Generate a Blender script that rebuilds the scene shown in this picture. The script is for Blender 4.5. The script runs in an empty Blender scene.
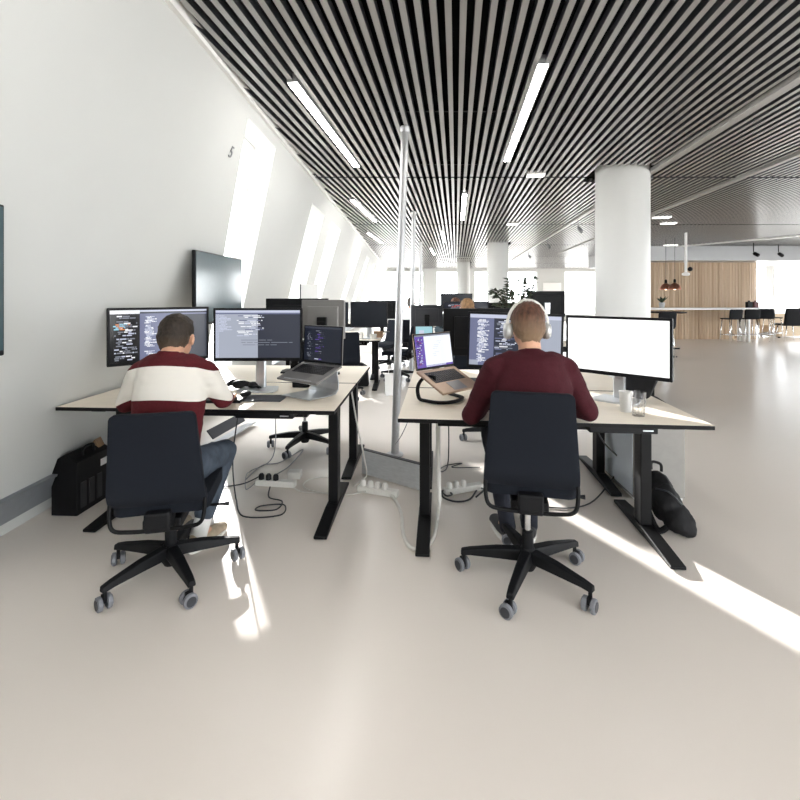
import bpy, bmesh, math, random
from mathutils import Vector, Matrix, noise, Euler
random.seed(7)
PI = math.pi
S = bpy.context.scene
C = S.collection
H = 1.386          # camera height
CH = 2.90          # ceiling height
F = 450.0

def floor_at(px, py, z=0.0):
    Y = F*(H-z)/(py-296.0)
    return Vector(((px-400)/F*Y, Y, z))

def lin(c):
    c /= 255.0
    return c/12.92 if c <= .04045 else ((c+.055)/1.055)**2.4
def rgb(r, g, b): return (lin(r), lin(g), lin(b), 1)

# ------------------------------------------------------------------ materials
MATS = {}
def mat(name, color, rough=.5, metal=0, spec=.5, var=.04, scale=30, bump=0, bscale=200, stretch=None, rvar=0):
    if name in MATS: return MATS[name]
    m = bpy.data.materials.new(name); m.use_nodes = True
    n = m.node_tree.nodes; l = m.node_tree.links
    b = n['Principled BSDF']
    b.inputs['Roughness'].default_value = rough
    b.inputs['Metallic'].default_value = metal
    b.inputs['Specular IOR Level'].default_value = spec
    tc = n.new('ShaderNodeTexCoord'); mp = n.new('ShaderNodeMapping')
    l.new(tc.outputs['Object'], mp.inputs['Vector'])
    if stretch: mp.inputs['Scale'].default_value = stretch
    t = n.new('ShaderNodeTexNoise'); t.inputs['Scale'].default_value = scale; t.inputs['Detail'].default_value = 4
    l.new(mp.outputs[0], t.inputs['Vector'])
    r = n.new('ShaderNodeValToRGB')
    r.color_ramp.elements[0].position = .3; r.color_ramp.elements[1].position = .7
    c = color
    r.color_ramp.elements[0].color = (c[0]*(1-var), c[1]*(1-var), c[2]*(1-var), 1)
    r.color_ramp.elements[1].color = (min(1, c[0]*(1+var)), min(1, c[1]*(1+var)), min(1, c[2]*(1+var)), 1)
    l.new(t.outputs['Fac'], r.inputs['Fac']); l.new(r.outputs['Color'], b.inputs['Base Color'])
    if rvar:
        mr = n.new('ShaderNodeMapRange'); mr.inputs['To Min'].default_value = rough-rvar; mr.inputs['To Max'].default_value = rough+rvar
        l.new(t.outputs['Fac'], mr.inputs['Value']); l.new(mr.outputs[0], b.inputs['Roughness'])
    if bump:
        t2 = n.new('ShaderNodeTexNoise'); t2.inputs['Scale'].default_value = bscale; t2.inputs['Detail'].default_value = 2
        l.new(mp.outputs[0], t2.inputs['Vector'])
        bp = n.new('ShaderNodeBump'); bp.inputs['Strength'].default_value = bump; bp.inputs['Distance'].default_value = .003
        l.new(t2.outputs['Fac'], bp.inputs['Height']); l.new(bp.outputs[0], b.inputs['Normal'])
    MATS[name] = m
    return m

def glow(name, color, strength=1.0):
    if name in MATS: return MATS[name]
    m = bpy.data.materials.new(name); m.use_nodes = True
    b = m.node_tree.nodes['Principled BSDF']
    b.inputs['Base Color'].default_value = (.01, .01, .01, 1)
    b.inputs['Roughness'].default_value = .22
    b.inputs['Specular IOR Level'].default_value = .35
    b.inputs['Emission Color'].default_value = color
    b.inputs['Emission Strength'].default_value = strength
    MATS[name] = m
    return m

def thin_glass(name, tint=(1, 1, 1, 1), refl=.08):
    m = bpy.data.materials.new(name); m.use_nodes = True
    n = m.node_tree.nodes; l = m.node_tree.links
    n.remove(n['Principled BSDF'])
    tr = n.new('ShaderNodeBsdfTransparent'); tr.inputs[0].default_value = tint
    gl = n.new('ShaderNodeBsdfGlossy'); gl.inputs['Roughness'].default_value = .02
    lw = n.new('ShaderNodeLayerWeight'); lw.inputs[0].default_value = .25
    ml = n.new('ShaderNodeMath'); ml.operation = 'MULTIPLY_ADD'; ml.inputs[1].default_value = .5; ml.inputs[2].default_value = refl*.4
    l.new(lw.outputs['Fresnel'], ml.inputs[0])
    mx = n.new('ShaderNodeMixShader')
    l.new(ml.outputs[0], mx.inputs[0]); l.new(tr.outputs[0], mx.inputs[1]); l.new(gl.outputs[0], mx.inputs[2])
    l.new(mx.outputs[0], n['Material Output'].inputs[0])
    return m

white_wall = mat('white_wall', rgb(205, 207, 205), .6, var=.01, scale=3, bump=.03, bscale=90)
white_paint = mat('white_paint', rgb(240, 240, 238), .35, var=.008, scale=3)
blk_plastic = mat('black_plastic', rgb(17, 18, 21), .5, spec=.22, var=.1, scale=60, bump=.04, bscale=500)
blk_metal = mat('black_metal', rgb(12, 12, 14), .5, spec=.2, var=.08, scale=40, bump=.03, bscale=600)
blk_fabric = mat('chair_fabric', rgb(24, 28, 36), .85, spec=.2, var=.1, scale=400, bump=.25, bscale=900)
rubber = mat('grey_rubber', rgb(120, 122, 128), .5, var=.08, scale=50)
wheel_dark = mat('wheel_dark', rgb(52, 54, 60), .45, var=.08, scale=50)
silver = mat('silver', rgb(205, 208, 212), .32, metal=.85, var=.03, scale=60)
alu = mat('brushed_aluminium', rgb(190, 191, 193), .38, metal=.6, var=.05, scale=40, stretch=(1, 12, 1))
chrome = mat('chrome', rgb(220, 222, 225), .12, metal=1, var=.01)
laminate = mat('table_laminate', rgb(240, 230, 214), .42, var=.035, scale=14, stretch=(.6, 5, 1), bump=.02, bscale=80)
edge_black = mat('table_edge', rgb(12, 12, 14), .55, spec=.2, var=.08)
grey_lam = mat('grey_laminate', rgb(146, 143, 139), .5, var=.04, scale=20)
space_grey = mat('space_grey', rgb(140, 138, 137), .4, metal=.55, var=.02)
key_black = mat('key_black', rgb(34, 33, 36), .5, var=.1, scale=200)
zinc = mat('zinc_plate', rgb(205, 208, 211), .4, metal=.3, var=.08, scale=18, stretch=(1, 1, 4))
trunking = mat('grey_trunking', rgb(132, 136, 141), .35, metal=.3, var=.04, scale=20)
cable_wht = mat('white_cable', rgb(226, 224, 218), .45, var=.03)
cable_blk = mat('black_cable', rgb(36, 36, 40), .45, var=.05)
cable_gry = mat('grey_cable', rgb(140, 142, 146), .45, var=.05)
skin = mat('skin', rgb(206, 158, 130), .5, var=.06, scale=35, bump=.05, bscale=300)
maroon_k = mat('maroon_knit', rgb(66, 24, 32), .85, spec=.2, var=.14, scale=120, bump=.35, bscale=700)
hair_dark = mat('dark_hair', rgb(46, 38, 31), .6, spec=.35, var=.45, scale=70, bump=.6, bscale=260, stretch=(1, 1, .35))
hair_red = mat('auburn_hair', rgb(88, 58, 44), .6, spec=.35, var=.5, scale=60, bump=.6, bscale=260, stretch=(1, 1, .35))
hair_blond = mat('blond_hair', rgb(140, 108, 76), .6, spec=.35, var=.35, scale=70, bump=.5, bscale=260, stretch=(1, 1, .35))
def hair_fade(m, z0, z1, low):
    n = m.node_tree.nodes; l = m.node_tree.links; b = n['Principled BSDF']; src = b.inputs['Base Color'].links[0].from_socket
    tc = n.new('ShaderNodeTexCoord'); sp = n.new('ShaderNodeSeparateXYZ'); l.new(tc.outputs['Object'], sp.inputs[0])
    mr = n.new('ShaderNodeMapRange'); mr.inputs['From Min'].default_value = z0; mr.inputs['From Max'].default_value = z1; l.new(sp.outputs['Z'], mr.inputs['Value'])
    mx = n.new('ShaderNodeMix'); mx.data_type = 'RGBA'; mx.inputs['A'].default_value = low
    l.new(mr.outputs[0], mx.inputs['Factor']); l.new(src, mx.inputs['B']); l.new(mx.outputs['Result'], b.inputs['Base Color'])
hair_fade(hair_dark, 1.09, 1.19, rgb(92, 74, 58))
hair_fade(hair_red, 1.18, 1.30, rgb(140, 116, 92))
jeans = mat('blue_jeans', rgb(74, 83, 95), .85, spec=.2, var=.28, scale=16, bump=.3, bscale=800)
dark_trouser = mat('dark_trousers', rgb(38, 40, 48), .85, spec=.2, var=.15, scale=30, bump=.3, bscale=800)
shoe_beige = mat('beige_shoe', rgb(176, 160, 138), .7, var=.2, scale=25, bump=.1)
shoe_black = mat('black_shoe', rgb(34, 34, 38), .6, var=.1)
sole_white = mat('white_sole', rgb(228, 226, 220), .6, var=.03)
lips = mat('lips', rgb(170, 100, 90), .5, var=.05)
eye_white = mat('eye_white', rgb(235, 232, 228), .25, var=.01)
iris_dark = mat('iris', rgb(60, 48, 40), .2, var=.1)
copper = mat('copper', rgb(214, 150, 128), .3, metal=1, var=.06)
leaf = mat('dark_leaf', rgb(52, 66, 48), .55, var=.3, scale=20)
stemm = mat('plant_stem', rgb(74, 62, 48), .7, var=.2, scale=40)
pot_white = mat('white_pot', rgb(222, 222, 218), .4, var=.02)
bag_black = mat('bag_fabric', rgb(30, 30, 32), .75, spec=.25, var=.2, scale=25, bump=.3, bscale=500)
beige_fab = mat('beige_fabric', rgb(190, 172, 148), .9, var=.08, scale=100, bump=.2)
card = mat('cardboard', rgb(150, 120, 92), .8, var=.12, scale=30)
paper = mat('paper', rgb(238, 238, 236), .7, var=.01)
plenum = mat('plenum_black', rgb(16, 16, 18), .9, spec=.1, var=.1)
dark_screen = mat('dark_screen', rgb(34, 38, 45), .22, spec=.5, var=.03)
tv_glass = mat('tv_glass', rgb(70, 88, 94), .14, spec=1.0, var=.03)  # base colour lightened to teal to carry the reflection of the windows
slat_mat = mat('ceiling_slat', rgb(168, 167, 165), .28, metal=.35, spec=.5, var=.03, scale=4)
number_grey = mat('number_grey', rgb(110, 112, 116), .5)
glass_m = thin_glass('window_glass')
tumbler_m = thin_glass('tumbler_glass', (.985, .985, .985, 1), .1)
frost = mat('frosted_cup', rgb(240, 240, 238), .35, var=.02)
frost.node_tree.nodes['Principled BSDF'].inputs['Transmission Weight'].default_value = .35
led = glow('led_diffuser', (1, .97, .93, 1), 30.0)
warm_bulb = glow('warm_bulb', (1, .82, .6, 1), 6.0)

def sweater_stripes(z1, z2):
    m = mat('striped_knit', rgb(84, 27, 33), .85, spec=.2, var=.14, scale=120, bump=.35, bscale=700)
    n = m.node_tree.nodes; l = m.node_tree.links
    b = n['Principled BSDF']; src = b.inputs['Base Color'].links[0].from_socket
    tc = n.new('ShaderNodeTexCoord'); sp = n.new('ShaderNodeSeparateXYZ'); l.new(tc.outputs['Object'], sp.inputs[0])
    # the stripe hangs a little lower at the shoulders: z + 0.45 x^2
    sq = n.new('ShaderNodeMath'); sq.operation = 'MULTIPLY'; l.new(sp.outputs['X'], sq.inputs[0]); l.new(sp.outputs['X'], sq.inputs[1])
    ad = n.new('ShaderNodeMath'); ad.operation = 'MULTIPLY_ADD'; ad.inputs[1].default_value = .8
    l.new(sq.outputs[0], ad.inputs[0]); l.new(sp.outputs['Z'], ad.inputs[2])
    g1 = n.new('ShaderNodeMath'); g1.operation = 'GREATER_THAN'; g1.inputs[1].default_value = z2; l.new(ad.outputs[0], g1.inputs[0])
    g2 = n.new('ShaderNodeMath'); g2.operation = 'LESS_THAN'; g2.inputs[1].default_value = z1; l.new(ad.outputs[0], g2.inputs[0])
    mu = n.new('ShaderNodeMath'); mu.operation = 'MULTIPLY'; l.new(g1.outputs[0], mu.inputs[0]); l.new(g2.outputs[0], mu.inputs[1])
    mx = n.new('ShaderNodeMix'); mx.data_type = 'RGBA'; mx.inputs['B'].default_value = rgb(226, 222, 214)
    l.new(mu.outputs[0], mx.inputs['Factor']); l.new(src, mx.inputs['A']); l.new(mx.outputs['Result'], b.inputs['Base Color'])
    return m

def floor_material():
    m = bpy.data.materials.new('polished_floor'); m.use_nodes = True
    n = m.node_tree.nodes; l = m.node_tree.links; b = n['Principled BSDF']
    tc = n.new('ShaderNodeTexCoord')
    t = n.new('ShaderNodeTexNoise'); t.inputs['Scale'].default_value = .5; t.inputs['Detail'].default_value = 2
    l.new(tc.outputs['Object'], t.inputs['Vector'])
    r = n.new('ShaderNodeValToRGB'); r.color_ramp.elements[0].position = .0; r.color_ramp.elements[1].position = 1
    r.color_ramp.elements[0].color = rgb(230, 222, 214); r.color_ramp.elements[1].color = rgb(237, 229, 221)
    l.new(t.outputs['Fac'], r.inputs['Fac']); l.new(r.outputs[0], b.inputs['Base Color'])
    t2 = n.new('ShaderNodeTexNoise'); t2.inputs['Scale'].default_value = 1.6; t2.inputs['Detail'].default_value = 2
    l.new(tc.outputs['Object'], t2.inputs['Vector'])
    mr = n.new('ShaderNodeMapRange'); mr.inputs['From Min'].default_value = .3; mr.inputs['From Max'].default_value = .7
    mr.inputs['To Min'].default_value = .22; mr.inputs['To Max'].default_value = .30
    b.inputs['Roughness'].default_value = .25
    b.inputs['Specular IOR Level'].default_value = .55
    return m

def wood_slat_material():
    m = bpy.data.materials.new('wood_slats'); m.use_nodes = True
    n = m.node_tree.nodes; l = m.node_tree.links; b = n['Principled BSDF']; b.inputs['Roughness'].default_value = .6
    tc = n.new('ShaderNodeTexCoord'); mp = n.new('ShaderNodeMapping'); mp.inputs['Scale'].default_value = (14, 14, .15)
    l.new(tc.outputs['Object'], mp.inputs[0])
    t = n.new('ShaderNodeTexNoise'); t.inputs['Scale'].default_value = 1.0; t.inputs['Detail'].default_value = 3
    l.new(mp.outputs[0], t.inputs['Vector'])
    r = n.new('ShaderNodeValToRGB'); r.color_ramp.elements[0].position = .3; r.color_ramp.elements[1].position = .72
    r.color_ramp.elements[0].color = rgb(176, 150, 122); r.color_ramp.elements[1].color = rgb(216, 196, 170)
    l.new(t.outputs['Fac'], r.inputs['Fac']); l.new(r.outputs[0], b.inputs['Base Color'])
    return m

# ------------------------------------------------------------------ mesh helpers
def NB(): return bmesh.new()
def setmi(faces, mi):
    for f in faces: f.material_index = mi
def box(bm, c, s, M=None, mi=0):
    c = Vector(c); vs = []
    for dz in (-.5, .5):
        for dx, dy in ((-.5, -.5), (.5, -.5), (.5, .5), (-.5, .5)):
            p = Vector((dx*s[0], dy*s[1], dz*s[2]))
            if M: p = M @ p
            vs.append(bm.verts.new(c+p))
    fs = [bm.faces.new([vs[i] for i in q]) for q in ((3, 2, 1, 0), (4, 5, 6, 7), (0, 1, 5, 4), (1, 2, 6, 5), (2, 3, 7, 6), (3, 0, 4, 7))]
    setmi(fs, mi); return fs
def hexa(bm, p, mi=0):      # 8 corners: 4 bottom ring, 4 top ring
    vs = [bm.verts.new(q) for q in p]
    fs = [bm.faces.new([vs[i] for i in q]) for q in ((3, 2, 1, 0), (4, 5, 6, 7), (0, 1, 5, 4), (1, 2, 6, 5), (2, 3, 7, 6), (3, 0, 4, 7))]
    setmi(fs, mi); return fs
def tube(bm, pts, r, seg=10, mi=0, flat=None):
    pts = [Vector(p) for p in pts]; n = len(pts)
    rs = r if isinstance(r, (list, tuple)) else [r]*n
    rings = []; up = Vector((0, 0, 1)); prev = None
    for i, p in enumerate(pts):
        t = (pts[min(i+1, n-1)]-pts[max(i-1, 0)])
        if t.length < 1e-9: t = Vector((0, 0, 1))
        t.normalize()
        if prev is None:
            a = t.orthogonal().normalized() if abs(t.z) > .95 else t.cross(up).normalized()
        else:
            a = (prev - t*prev.dot(t))
            a = a.normalized() if a.length > 1e-6 else t.orthogonal().normalized()
        prev = a; b = t.cross(a)
        k = flat or (1, 1)
        rings.append([bm.verts.new(p + a*math.cos(2*PI*j/seg)*rs[i]*k[0] + b*math.sin(2*PI*j/seg)*rs[i]*k[1]) for j in range(seg)])
    fs = []
    for i in range(n-1):
        for j in range(seg):
            fs.append(bm.faces.new((rings[i][j], rings[i][(j+1) % seg], rings[i+1][(j+1) % seg], rings[i+1][j])))
    fs.append(bm.faces.new(list(reversed(rings[0])))); fs.append(bm.faces.new(rings[-1]))
    setmi(fs, mi); return fs
def lathe(bm, prof, c=(0, 0, 0), seg=20, M=None, mi=0):
    c = Vector(c); rings = []; fs = []
    for r, z in prof:
        ring = []
        for j in range(seg):
            p = Vector((r*math.cos(2*PI*j/seg), r*math.sin(2*PI*j/seg), z))
            if M: p = M @ p
            ring.append(bm.verts.new(c+p))
        rings.append(ring)
    for i in range(len(rings)-1):
        for j in range(seg):
            fs.append(bm.faces.new((rings[i][j], rings[i][(j+1) % seg], rings[i+1][(j+1) % seg], rings[i+1][j])))
    if prof[0][0] > 1e-5: fs.append(bm.faces.new(list(reversed(rings[0]))))
    if prof[-1][0] > 1e-5: fs.append(bm.faces.new(rings[-1]))
    setmi(fs, mi); return fs
def prism(bm, poly, fn, mi=0):   # poly 2D list, fn(u,v,side) -> point, side 0/1
    a = [bm.verts.new(fn(u, v, 0)) for u, v in poly]; b = [bm.verts.new(fn(u, v, 1)) for u, v in poly]
    n = len(poly); fs = [bm.faces.new(list(reversed(a))), bm.faces.new(b)]
    for i in range(n): fs.append(bm.faces.new((a[i], a[(i+1) % n], b[(i+1) % n], b[i])))
    setmi(fs, mi); return fs
class Acc:
    def __init__(self): self.v = []; self.f = []
    def add_bm(self, bm):
        n0 = len(self.v); bm.verts.index_update()
        self.v += [tuple(v.co) for v in bm.verts]; self.f += [[n0+v.index for v in f.verts] for f in bm.faces]; bm.free()
TPL = {}
def template(seg):
    if seg not in TPL:
        nv = max(6, seg*2//3); vs = [(0, 0, 1.0)]; fs = []
        for i in range(1, nv):
            th = PI*i/nv
            for j in range(seg): vs.append((math.sin(th)*math.cos(2*PI*j/seg), math.sin(th)*math.sin(2*PI*j/seg), math.cos(th)))
        vs.append((0, 0, -1.0)); last = len(vs)-1
        for j in range(seg):
            k = (j+1) % seg
            fs.append((0, 1+j, 1+k)); fs.append((last, last-seg+k, last-seg+j))
            for i in range(nv-2): a = 1+i*seg; fs.append((a+j, a+seg+j, a+seg+k, a+k))
        TPL[seg] = (vs, fs)
    return TPL[seg]
def ball(bm, c, r, seg=12, M=None):
    if not isinstance(r, (tuple, list)): r = (r, r, r)
    if isinstance(bm, Acc):
        vs, fs = template(seg); n0 = len(bm.v); cx, cy, cz = c; a, b, d = r
        if M: bm.v += [tuple(M @ Vector((x*a, y*b, z*d))+Vector(c)) for x, y, z in vs]
        else: bm.v += [(cx+x*a, cy+y*b, cz+z*d) for x, y, z in vs]
        bm.f += [[n0+i for i in q] for q in fs]
        return
    T = Matrix.Translation(Vector(c))
    if M: T = T @ M.to_4x4()
    bmesh.ops.create_uvsphere(bm, u_segments=seg, v_segments=max(6, seg*2//3), radius=1, matrix=T @ Matrix.Diagonal((r[0], r[1], r[2], 1)))
def blob(bm, p0, r0, p1, r1, n=None, seg=12):
    p0 = Vector(p0); p1 = Vector(p1)
    if not isinstance(r0, (tuple, list)): r0 = (r0,)*3
    if not isinstance(r1, (tuple, list)): r1 = (r1,)*3
    if n is None: n = max(2, int((p1-p0).length/(.35*min(min(r0), min(r1))))+1)
    for i in range(n+1):
        t = i/n
        ball(bm, p0.lerp(p1, t), tuple(a+(b-a)*t for a, b in zip(r0, r1)), seg)
def spline(pts, n=8):
    pts = [Vector(p) for p in pts]; out = []
    for i in range(len(pts)-1):
        p0 = pts[max(i-1, 0)]; p1 = pts[i]; p2 = pts[i+1]; p3 = pts[min(i+2, len(pts)-1)]
        for k in range(n):
            t = k/n
            out.append(.5*((2*p1)+(p2-p0)*t+(2*p0-5*p1+4*p2-p3)*t*t+(3*p1-p0-3*p2+p3)*t**3))
    out.append(pts[-1]); return out

def obj(name, bm, mats, parent=None, loc=None, bevel=0, smooth=False, rot=None):
    bmesh.ops.recalc_face_normals(bm, faces=bm.faces)
    me = bpy.data.meshes.new(name); bm.to_mesh(me); bm.free()
    for m in (mats if isinstance(mats, (list, tuple)) else [mats]): me.materials.append(m)
    o = bpy.data.objects.new(name, me); C.objects.link(o)
    if parent: o.parent = parent
    if loc: o.location = loc
    if rot: o.rotation_euler = rot
    if smooth: me.polygons.foreach_set('use_smooth', [True]*len(me.polygons))
    if bevel:
        b = o.modifiers.new('bevel', 'BEVEL'); b.width = bevel; b.segments = 2; b.limit_method = 'ANGLE'; b.angle_limit = .7
    return o
def autosmooth(o, ang=.7):
    me = o.data; me.polygons.foreach_set('use_smooth', [True]*len(me.polygons))
    try: me.set_sharp_from_angle(angle=ang)
    except Exception: pass
    return o
def remesh(bm, voxel, smooth=4, disp=None):
    me = bpy.data.meshes.new('tmp')
    if isinstance(bm, Acc): me.from_pydata(bm.v, [], bm.f)
    else: bm.to_mesh(me); bm.free()
    o = bpy.data.objects.new('tmp', me); C.objects.link(o)
    r = o.modifiers.new('r', 'REMESH'); r.mode = 'VOXEL'; r.voxel_size = voxel
    if smooth:
        s = o.modifiers.new('s', 'SMOOTH'); s.factor = .5; s.iterations = smooth
    dg = bpy.context.evaluated_depsgraph_get()
    m2 = bpy.data.meshes.new_from_object(o.evaluated_get(dg))
    bpy.data.objects.remove(o); bpy.data.meshes.remove(me)
    b2 = bmesh.new(); b2.from_mesh(m2); bpy.data.meshes.remove(m2)
    if disp:
        b2.normal_update()
        for v in b2.verts: v.co += v.normal*disp(v.co)
    return b2

def tag(o, label=None, cat=None, group=None, kind=None):
    if label: o['label'] = label
    if cat: o['category'] = cat
    if group: o['group'] = group
    if kind: o['kind'] = kind
    return o
def thing(name, label, cat, loc=(0, 0, 0), rz=0, group=None):
    o = bpy.data.objects.new(name, None); o.empty_display_size = .1; C.objects.link(o)
    o.location = loc; o.rotation_euler = (0, 0, rz)
    return tag(o, label, cat, group)
def struct(name, bm, m, **k):
    return tag(obj(name, bm, m, **k), kind='structure')
def dup(root, loc, rz, label, group=None):
    def cp(o, parent):
        c = o.copy(); C.objects.link(c)
        if parent: c.parent = parent
        for ch in [x for x in ALLC.get(o.name, [])]: cp(ch, c)
        return c
    ALLC = {}
    for x in C.objects:
        if x.parent: ALLC.setdefault(x.parent.name, []).append(x)
    r = cp(root, None); r.location = loc; r.rotation_euler = (0, 0, rz); r['label'] = label
    if group: r['group'] = group
    return r
def R(d): return math.radians(d)

# ------------------------------------------------------------------ shell
LEAN = .386
def wall_x(Y, z): return -2.3 + LEAN*z + .02*(Y-2.6)
def wall_pt(s, z, d=0):     # s: position along the wall at ceiling height, edges run down and away
    Y = s + .5*(CH-z)
    return Vector((wall_x(Y, z)-d, Y, z))
XR, YF, YB = 17.0, 25.0, -4.5

bm = NB(); box(bm, ((XR-4)/2+.5, (YF+YB)/2, -.1), (XR+6, YF-YB+2, .2)); struct('floor', bm, floor_material())

openings = [(3.5, 4.25), (6.05, 6.95), (7.6, 8.6), (11.4, 12.3), (14.05, 14.95), (16.7, 17.6), (19.35, 20.25), (22.0, 22.9)]
SILL, HEAD1, TOPZ, DEP = .27, 2.66, 3.2, .26
def dep_of(a): return .6 if 5 < a < 7 else .26
def head_of(a): return 2.80 if a < 4 else HEAD1
def wall_cell(bm, s0, s1, z0, z1, DEP=.26):
    hexa(bm, [wall_pt(s0, z0), wall_pt(s1, z0), wall_pt(s1, z0, DEP), wall_pt(s0, z0, DEP),
              wall_pt(s0, z1), wall_pt(s1, z1), wall_pt(s1, z1, DEP), wall_pt(s0, z1, DEP)])
bm = NB()
# solid bays between the window slots, plus the strips below and above every slot
prev = -8.0
for a, b in openings:
    HEAD = head_of(a); D = dep_of(a)
    if D > .3:      # deep reveal: thicker bays at both sides
        wall_cell(bm, prev, a-.7, 0, TOPZ); wall_cell(bm, a-.7, a, 0, TOPZ, D); wall_cell(bm, b, b+.4, 0, TOPZ, D); prev = b+.4
    else:
        wall_cell(bm, prev, a, 0, TOPZ); prev = b
    wall_cell(bm, a, b, 0, SILL, D); wall_cell(bm, a, b, HEAD, TOPZ, D)
wall_cell(bm, prev, 27, 0, TOPZ)
struct('wall_left', bm, white_wall)
for i, (a, b) in enumerate(openings):
    bm = NB(); HEAD = head_of(a); DEP = dep_of(a)
    d0, d1 = DEP-.06, DEP-.02; w = .025
    def fr(s0, s1, z0, z1):
        hexa(bm, [wall_pt(s0, z0, d0), wall_pt(s1, z0, d0), wall_pt(s1, z0, d1), wall_pt(s0, z0, d1),
                  wall_pt(s0, z1, d0), wall_pt(s1, z1, d0), wall_pt(s1, z1, d1), wall_pt(s0, z1, d1)])
    fr(a, a+w, SILL, HEAD); fr(b-w, b, SILL, HEAD); fr(a+w, b-w, SILL, SILL+w); fr(a+w, b-w, HEAD-w, HEAD)
    wf = struct('window_%d' % (i+1), bm, white_paint)
    bm = NB(); f = [bm.verts.new(wall_pt(s, z, DEP-.04)) for s, z in ((a, SILL), (b, SILL), (b, HEAD), (a, HEAD))]; bm.faces.new(f)
    obj('pane', bm, glass_m, wf)
# grey service trunking along the foot of the leaning wall
bm = NB()
def strip(bm, z0, z1, d0, d1, Y0, Y1):
    def P(Y, z, d): return (wall_x(Y, z)+d, Y, z)
    hexa(bm, [P(Y0, z0, d0), P(Y1, z0, d0), P(Y1, z0, d1), P(Y0, z0, d1), P(Y0, z1, d0), P(Y1, z1, d0), P(Y1, z1, d1), P(Y0, z1, d1)])
strip(bm, .10, .26, .03, -.01, -4, 24)
strip(bm, .25, .265, .04, -.01, -4, 24)
struct('baseboard_left', bm, trunking)
# thin white edge where the ceiling meets the wall
bm = NB(); strip(bm, CH-.02, CH+.03, .03, -.01, -4, 24.9); struct('trim_1', bm, white_paint)

# ceiling: black plenum with hung slats
DX = .124
bm = NB(); box(bm, ((XR+1-1.75)/2, (YF+YB)/2, 3.3), (XR+1+1.75, YF-YB+2, .2))
ceil = struct('ceiling', bm, plenum)
bm = NB()
mods = [-4.4+3.8*0, -1.86, 1.94, 5.74, 9.54, 13.34, 17.14, 20.94, 24.9]
u = -5.0
SW, SH = .036, .055
col_xy = [(2.764, 5.6, .31), (2.84, 13.1, .30), (2.9, 20.6, .30)]
while u < 17:
    Ys = (-1.224-u)/(DX-.0193)      # the leaning wall cuts the slat here
    Ye = (16.8-u)/DX
    for i in range(len(mods)-1):
        y0, y1 = mods[i]+.03, mods[i+1]-.03
        y0 = max(y0, Ys+.05); y1 = min(y1, Ye)
        if y1-y0 < .08: continue
        # keep clear of the columns
        spans = [(y0, y1)]
        for cx, cy, cr in col_xy:
            yc = (cx-u)/DX
            d = abs(cx-(u+DX*cy))
            if d < cr+.05:
                ns = []
                for a, b in spans:
                    lo, hi = cy-cr-.08, cy+cr+.08
                    if b < lo or a > hi: ns.append((a, b)); continue
                    if lo-a > .05: ns.append((a, lo))
                    if b-hi > .05: ns.append((hi, b))
                spans = ns
        for a, b in spans:
            if (u > 9 and a < 0): continue
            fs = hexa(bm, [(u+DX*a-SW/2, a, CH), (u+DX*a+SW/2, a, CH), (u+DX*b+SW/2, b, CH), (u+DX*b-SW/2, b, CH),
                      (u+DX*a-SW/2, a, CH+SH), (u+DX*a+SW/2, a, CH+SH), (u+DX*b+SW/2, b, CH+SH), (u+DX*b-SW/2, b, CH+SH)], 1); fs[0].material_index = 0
    u += .08
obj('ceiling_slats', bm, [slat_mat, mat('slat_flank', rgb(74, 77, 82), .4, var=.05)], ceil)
bm = NB()
for m0 in mods[:-1]:
    for k in (.35, 1.9, 3.45):
        box(bm, (XR/2-.5, m0+k, CH+SH+.02), (XR+2, .03, .03))
obj('hanger_rails', bm, blk_metal, ceil)

# far, right and rear walls with tall glazing
def glazed_wall(name, p0, p1, bays, z0, z1, n0, height=3.2, th=.2, mull=.05):
    p0 = Vector((p0[0], p0[1], 0)); p1 = Vector((p1[0], p1[1], 0)); d = (p1-p0); L = d.length; d.normalize(); nrm = Vector((-d.y, d.x, 0))
    def blk(bm, a, b, za, zb, t=th, off=0):
        q = []
        for z in (za, zb):
            for s, k in ((a, -.5), (b, -.5), (b, .5), (a, .5)):
                q.append(p0+d*s+nrm*(k*t+off)+Vector((0, 0, z)))
        hexa(bm, q)
    bm = NB(); prev = 0
    for a, b in bays:
        blk(bm, prev, a, 0, height); prev = b
        if z0 > 0: blk(bm, a, b, 0, z0)
        blk(bm, a, b, z1, height)
    blk(bm, prev, L, 0, height)
    struct(name, bm, white_wall)
    for i, (a, b) in enumerate(bays):
        bm = NB()
        blk(bm, a, a+mull, z0, z1, .08); blk(bm, b-mull, b, z0, z1, .08); blk(bm, a+mull, b-mull, z0, z0+mull, .08); blk(bm, a+mull, b-mull, z1-mull, z1, .08)
        nm = max(1, int(round((b-a)/1.5)))
        for k in range(1, nm):
            s = a+(b-a)*k/nm; blk(bm, s-mull/2, s+mull/2, z0+mull, z1-mull, .08)
        w = struct('window_%d' % (n0+i), bm, white_paint)
        bm = NB(); f = [bm.verts.new(p0+d*s+Vector((0, 0, z))) for s, z in ((a, z0), (b, z0), (b, z1), (a, z1))]; bm.faces.new(f)
        obj('pane', bm, glass_m, w)
glazed_wall('wall_far', (-2.3, YF), (XR, YF), [(.9, 3.6), (4.3, 5.6), (6.4, 9.9), (11.4, 13.2), (13.6, 15.4), (15.8, 18.9)], .35, 2.75, 20)
glazed_wall('wall_right', (XR, YF), (XR, YB), [(.6, 4.2), (4.6, 8.4), (8.8, 12.6), (13, 16.8), (17.2, 21), (21.4, 25.2), (25.6, 29)], .1, 2.75, 30)
glazed_wall('wall_back', (XR, YB), (-2.6, YB), [(.6, 4.4), (4.8, 8.6), (9.0, 12.8), (13.2, 15.2)], .1, 2.75, 40)
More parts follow.
